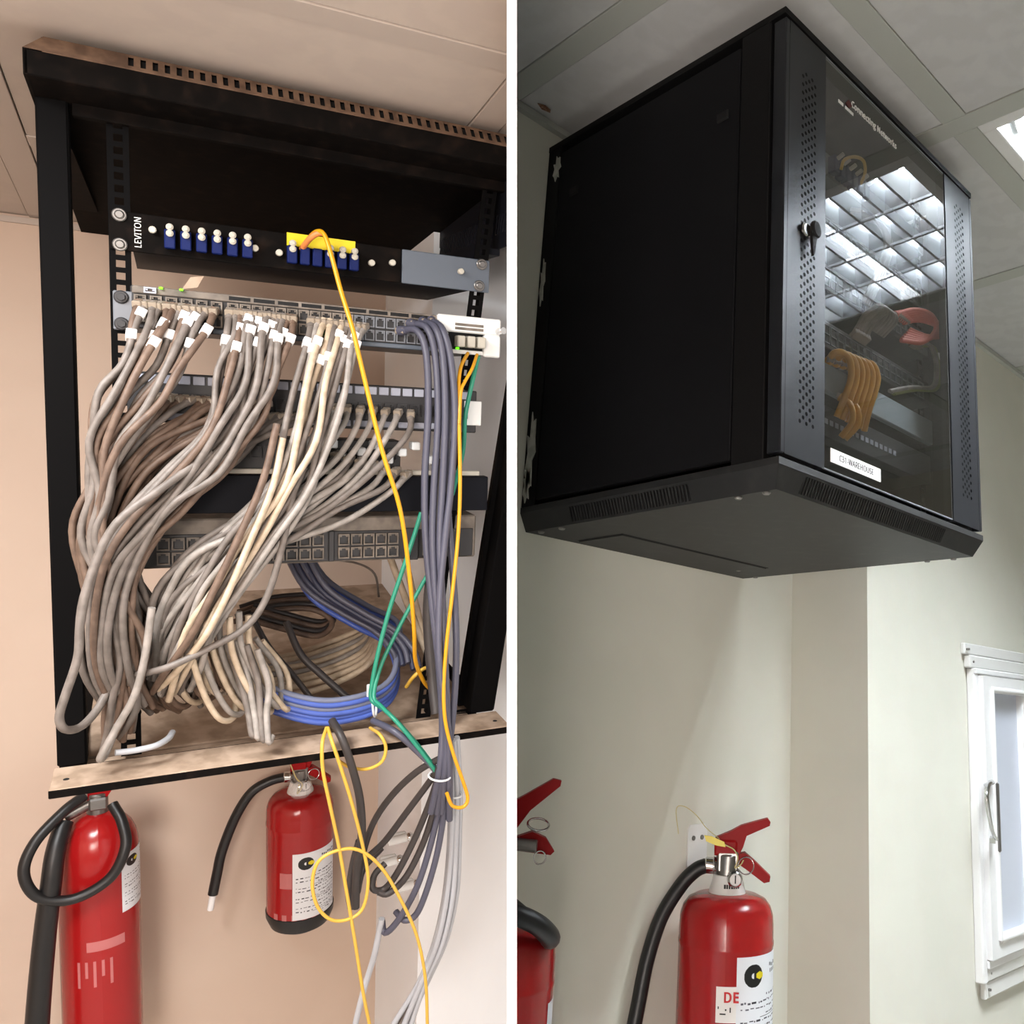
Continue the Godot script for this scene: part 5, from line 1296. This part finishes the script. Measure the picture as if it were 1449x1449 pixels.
	# loops below the ledge
	var lp := [
		[Vector3(0.483, -0.0226, 0.03), Vector3(0.4542, -0.0523, 0), Vector3(0.4248, -0.0973, -0.03), Vector3(0.4012, -0.1479, -0.05), Vector3(0.387, -0.2083, -0.06), Vector3(0.3813, -0.2626, -0.06), Vector3(0.3931, -0.2377, -0.08), Vector3(0.4207, -0.2078, -0.08)],
		[Vector3(0.4802, -0.0367, 0.03), Vector3(0.4706, -0.0757, 0), Vector3(0.4466, -0.1305, -0.03), Vector3(0.4196, -0.1811, -0.05), Vector3(0.3902, -0.215, -0.06), Vector3(0.377, -0.2533, -0.06), Vector3(0.3751, -0.2766, -0.06)],
		[Vector3(0.4843, -0.0318, 0.03), Vector3(0.4765, -0.0997, 0), Vector3(0.4611, -0.1639, -0.02), Vector3(0.4375, -0.2226, -0.03), Vector3(0.4187, -0.2553, -0.04), Vector3(0.4006, -0.252, -0.04), Vector3(0.4044, -0.2345, -0.05), Vector3(0.4202, -0.2192, -0.05)],
		[Vector3(0.4865, -0.0344, 0.03), Vector3(0.4852, -0.1014, 0), Vector3(0.4723, -0.1781, -0.02), Vector3(0.4486, -0.2371, -0.03), Vector3(0.4231, -0.2621, -0.035), Vector3(0.4081, -0.2586, -0.04)],
		[Vector3(0.4886, -0.0347, 0.03), Vector3(0.4898, -0.1139, 0), Vector3(0.4814, -0.1919, -0.02), Vector3(0.4654, -0.2591, -0.03), Vector3(0.4413, -0.3127, -0.04), Vector3(0.422, -0.3375, -0.05), Vector3(0.4183, -0.3179, -0.06)],
		[Vector3(0.4918, -0.0353, 0.03), Vector3(0.4967, -0.1268, 0), Vector3(0.4928, -0.2064, -0.02), Vector3(0.479, -0.2745, -0.03), Vector3(0.4654, -0.3102, -0.035), Vector3(0.449, -0.3172, -0.04), Vector3(0.4401, -0.3114, -0.06)]]
	for k in lp.size():
		cord("looped_cable", "dark cord loop hanging below the ledge at the right, %s from the left" % nth(k), "dark loops below the ledge", lp[k], 0.0052, M.cord_black if k < 4 else S, false)
	cord("power_cable", "thick black cord hanging from the middle of the ledge between the yellow ones", "", [Vector3(0.3372, 0.0344, -0.03), Vector3(0.3449, 0.0201, 0.008), Vector3(0.3588, -0.0252, 0.008), Vector3(0.3735, -0.0847, -0.01), Vector3(0.379, -0.1466, -0.02), Vector3(0.3743, -0.2078, -0.03), Vector3(0.373, -0.2714, -0.03)], 0.006, M.cord_black, false)
	cord("power_cable", "second black cord of the hanging pair, a little left of the thick one's end", "", [Vector3(0.3787, -0.1675, -0.04), Vector3(0.3727, -0.2059, -0.05), Vector3(0.3669, -0.2537, -0.05), Vector3(0.3703, -0.2817, -0.05)], 0.0055, M.cord_black, false)
	cord("slate_cable", "dark cord slanting from the ledge front into the slate bundle", "", [Vector3(0.3989, 0.0188, -0.05), Vector3(0.4199, 0.0187, 0.008), Vector3(0.45, -0.0124, 0.014), Vector3(0.4755, -0.0433, 0.02), Vector3(0.489, -0.079, 0)], 0.0052, S, false)
	for k in 5:
		var d := Vector3(0.0075 * (k % 3) - 0.004, 0, 0.008 * (k / 3))
		cord("pearl_cable", "translucent pale cord of the bundle falling to the lower right edge, %s from the front" % nth(k), "pale bundle at the lower right",
			[Vector3(0.4968, 0.0018, 0.02) + d, Vector3(0.516, -0.104, -0.02) + d, Vector3(0.5228, -0.1985, -0.04) + d, Vector3(0.521, -0.2958, -0.05) + d * 1.3, Vector3(0.5094, -0.3801, -0.06) + d * 1.3, Vector3(0.4857, -0.4557, -0.07) + d, (Vector3(0.448, -0.5259, -0.08) + Vector3(0.0046, -0.0015, 0) * k) + d, (Vector3(0.4315, -0.5602, -0.08) + Vector3(0.0057, -0.002, 0) * k) + d], 0.0048, M.cord_pearl if k != 1 else G, false)
	cord("pearl_cable", "pale thin cords' lower branch left of the yellow loops at the bottom edge", "", [Vector3(0.4162, -0.3117, -0.05), Vector3(0.4083, -0.3762, -0.06), Vector3(0.3947, -0.44, -0.07), Vector3(0.3842, -0.5044, -0.08), Vector3(0.3812, -0.5299, -0.08)], 0.005, M.cord_pearl, false)
	# fibre cords
	var Y: Material = M.cord_yellow
	var yp: Material = M.cord_pale_yellow
	cord("fibre_cable", "orange-yellow fibre cord arching off the blue adapters and crossing the whole rack", "", [Vector3(0.3039, 0.7155, -0.075), Vector3(0.3085, 0.7273, -0.055), Vector3(0.3163, 0.7332, -0.04), Vector3(0.323, 0.7265, -0.03), Vector3(0.3307, 0.6974, -0.02), Vector3(0.3403, 0.6554, -0.01), Vector3(0.3529, 0.6037, 0.01), Vector3(0.3636, 0.5521, 0.02), Vector3(0.3892, 0.4423, 0.03), Vector3(0.4154, 0.3578, 0.03), Vector3(0.4321, 0.2631, 0.02), Vector3(0.4455, 0.1726, 0), Vector3(0.4558, 0.1139, -0.03), Vector3(0.4769, 0.0684, -0.06), Vector3(0.4957, 0.0447, -0.08)], 0.0031, Y, false)
	cord("fibre_cable", "short pale orange fibre stub beside the arch on the blue adapters", "", [Vector3(0.2994, 0.711, -0.075), Vector3(0.3061, 0.7226, -0.05), Vector3(0.3139, 0.7294, -0.042), Vector3(0.3208, 0.7311, -0.04)], 0.004, mat("cord_amber", Color(0.80, 0.48, 0.25), 0.5), false)
	cord("fibre_cable", "yellow fibre cord from the white module falling along the rack's right side", "", [Vector3(0.5321, 0.585, -0.06), Vector3(0.5133, 0.5623, -0.03), Vector3(0.5067, 0.5308, -0.015), Vector3(0.5052, 0.4688, 0), Vector3(0.5056, 0.3858, 0.01), Vector3(0.5016, 0.3131, 0.02), Vector3(0.4926, 0.2302, 0.03), Vector3(0.4847, 0.1569, 0.035), Vector3(0.4807, 0.0938, 0.04), Vector3(0.4828, 0.0406, 0.045), Vector3(0.4942, -0.0088, 0.05), Vector3(0.5104, -0.0562, 0.05), Vector3(0.5187, -0.086, 0.05), Vector3(0.5115, -0.0982, 0.05), Vector3(0.4953, -0.0928, 0.05), Vector3(0.4863, -0.0709, 0.05)], 0.0028, Y, false)
	cord("fibre_cable", "short yellow fibre cord joining the long one just below the white module", "", [Vector3(0.5464, 0.5839, -0.06), Vector3(0.5304, 0.5614, -0.03), Vector3(0.5173, 0.5418, -0.02), Vector3(0.5092, 0.5248, -0.012), Vector3(0.5049, 0.4792, 0)], 0.0026, Y, false)
	cord("fibre_cable", "pale yellow fibre cord hanging straight from the ledge's middle, left strand", "", [Vector3(0.328, 0.0284, -0.02), Vector3(0.318, 0.0175, 0.01), Vector3(0.3189, -0.0222, 0.012), Vector3(0.3281, -0.0729, 0.01), Vector3(0.3437, -0.1519, 0), Vector3(0.3553, -0.2275, 0), Vector3(0.3671, -0.305, 0), Vector3(0.3793, -0.3902, 0), Vector3(0.3915, -0.4596, 0)], 0.0026, yp, false)
	cord("fibre_cable", "pale yellow fibre cord from the ledge's middle that turns into a big loop below", "", [Vector3(0.3299, 0.0282, -0.02), Vector3(0.3311, 0.018, 0.011), Vector3(0.3425, -0.0204, 0.013), Vector3(0.3601, -0.0845, 0.01), Vector3(0.3776, -0.1594, 0), Vector3(0.3853, -0.2122, 0), Vector3(0.3787, -0.2551, 0), Vector3(0.3597, -0.2685, 0), Vector3(0.3348, -0.2641, 0), Vector3(0.3152, -0.2387, 0), Vector3(0.3073, -0.2011, 0), Vector3(0.3148, -0.1676, 0), Vector3(0.3399, -0.1555, 0), Vector3(0.3716, -0.1614, 0), Vector3(0.4045, -0.1973, 0), Vector3(0.4348, -0.2591, 0), Vector3(0.4596, -0.3249, 0), Vector3(0.4743, -0.4017, 0), Vector3(0.4795, -0.4895, 0)], 0.0026, yp, false)
	cord("fibre_cable", "yellow fibre cord in a small loop hanging under the ledge beside the dark cord", "", [Vector3(0.393, 0.0119, -0.04), Vector3(0.3978, 0.0176, 0.008), Vector3(0.4053, -0.0017, 0.012), Vector3(0.4, -0.0236, 0.01), Vector3(0.382, -0.0356, 0), Vector3(0.3618, -0.038, -0.02), Vector3(0.3471, -0.0324, -0.04)], 0.0025, yp, false)
	cord("fibre_cable", "flat pale yellow strip bent over the tray's right front corner", "", [Vector3(0.4592, 0.0497, -0.1), Vector3(0.4652, 0.0717, -0.08), Vector3(0.4815, 0.0839, -0.08), Vector3(0.4975, 0.0804, -0.09)], 0.003, yp, false)
	var A: Material = M.cord_aqua
	cord("aqua_cable", "aqua fibre cord hanging from the white module's right socket", "", [Vector3(0.5487, 0.5809, -0.06), Vector3(0.5363, 0.5586, -0.035), Vector3(0.5273, 0.521, -0.03), Vector3(0.5218, 0.4867, -0.03), Vector3(0.5228, 0.4344, -0.04), Vector3(0.5138, 0.3663, -0.06)], 0.0034, A, false)
	cord("aqua_cable", "aqua fibre cord falling across the lowest panel into the blue coil, left strand", "", [Vector3(0.4645, 0.3406, -0.05), Vector3(0.4567, 0.3114, -0.05), Vector3(0.4409, 0.2595, -0.05), Vector3(0.4212, 0.1948, -0.05), Vector3(0.4057, 0.1298, -0.05), Vector3(0.3971, 0.0807, -0.05), Vector3(0.3954, 0.0546, -0.045), Vector3(0.4101, 0.0445, -0.02), Vector3(0.4296, 0.0247, 0.01), Vector3(0.4591, -0.0159, 0.02), Vector3(0.4832, -0.0559, 0.02), Vector3(0.498, -0.0898, 0)], 0.0034, A, false)
	cord("aqua_cable", "aqua fibre cord coming from behind the slate bundle to the blue coil, right strand", "", [Vector3(0.4776, 0.2391, -0.06), Vector3(0.4549, 0.1956, -0.06), Vector3(0.4283, 0.1417, -0.06), Vector3(0.4091, 0.1002, -0.055), Vector3(0.3975, 0.0616, -0.04), Vector3(0.4049, 0.0507, -0.02), Vector3(0.4208, 0.0354, 0.012), Vector3(0.4501, -0.0049, 0.022), Vector3(0.4783, -0.0497, 0.022), Vector3(0.4958, -0.0894, 0)], 0.0032, A, false)
	for q in [["white plastic tie round the pale bundle below the ledge", Vector3(0.5149, -0.1051, -0.012), 0.012], ["white plastic tie round the slate bundle just under the ledge", Vector3(0.4805, -0.0514, 0.03), 0.016]]:
		var t2 := thing("cable_tie", q[0], "cable tie", ROOM_L, q[1])
		part(t2, "strap", M.clear_white, func(b: Mb): b.torus(Vector3.ZERO, Vector3(0.1, 1, 0.1), q[2], 0.0016, 20, 6))
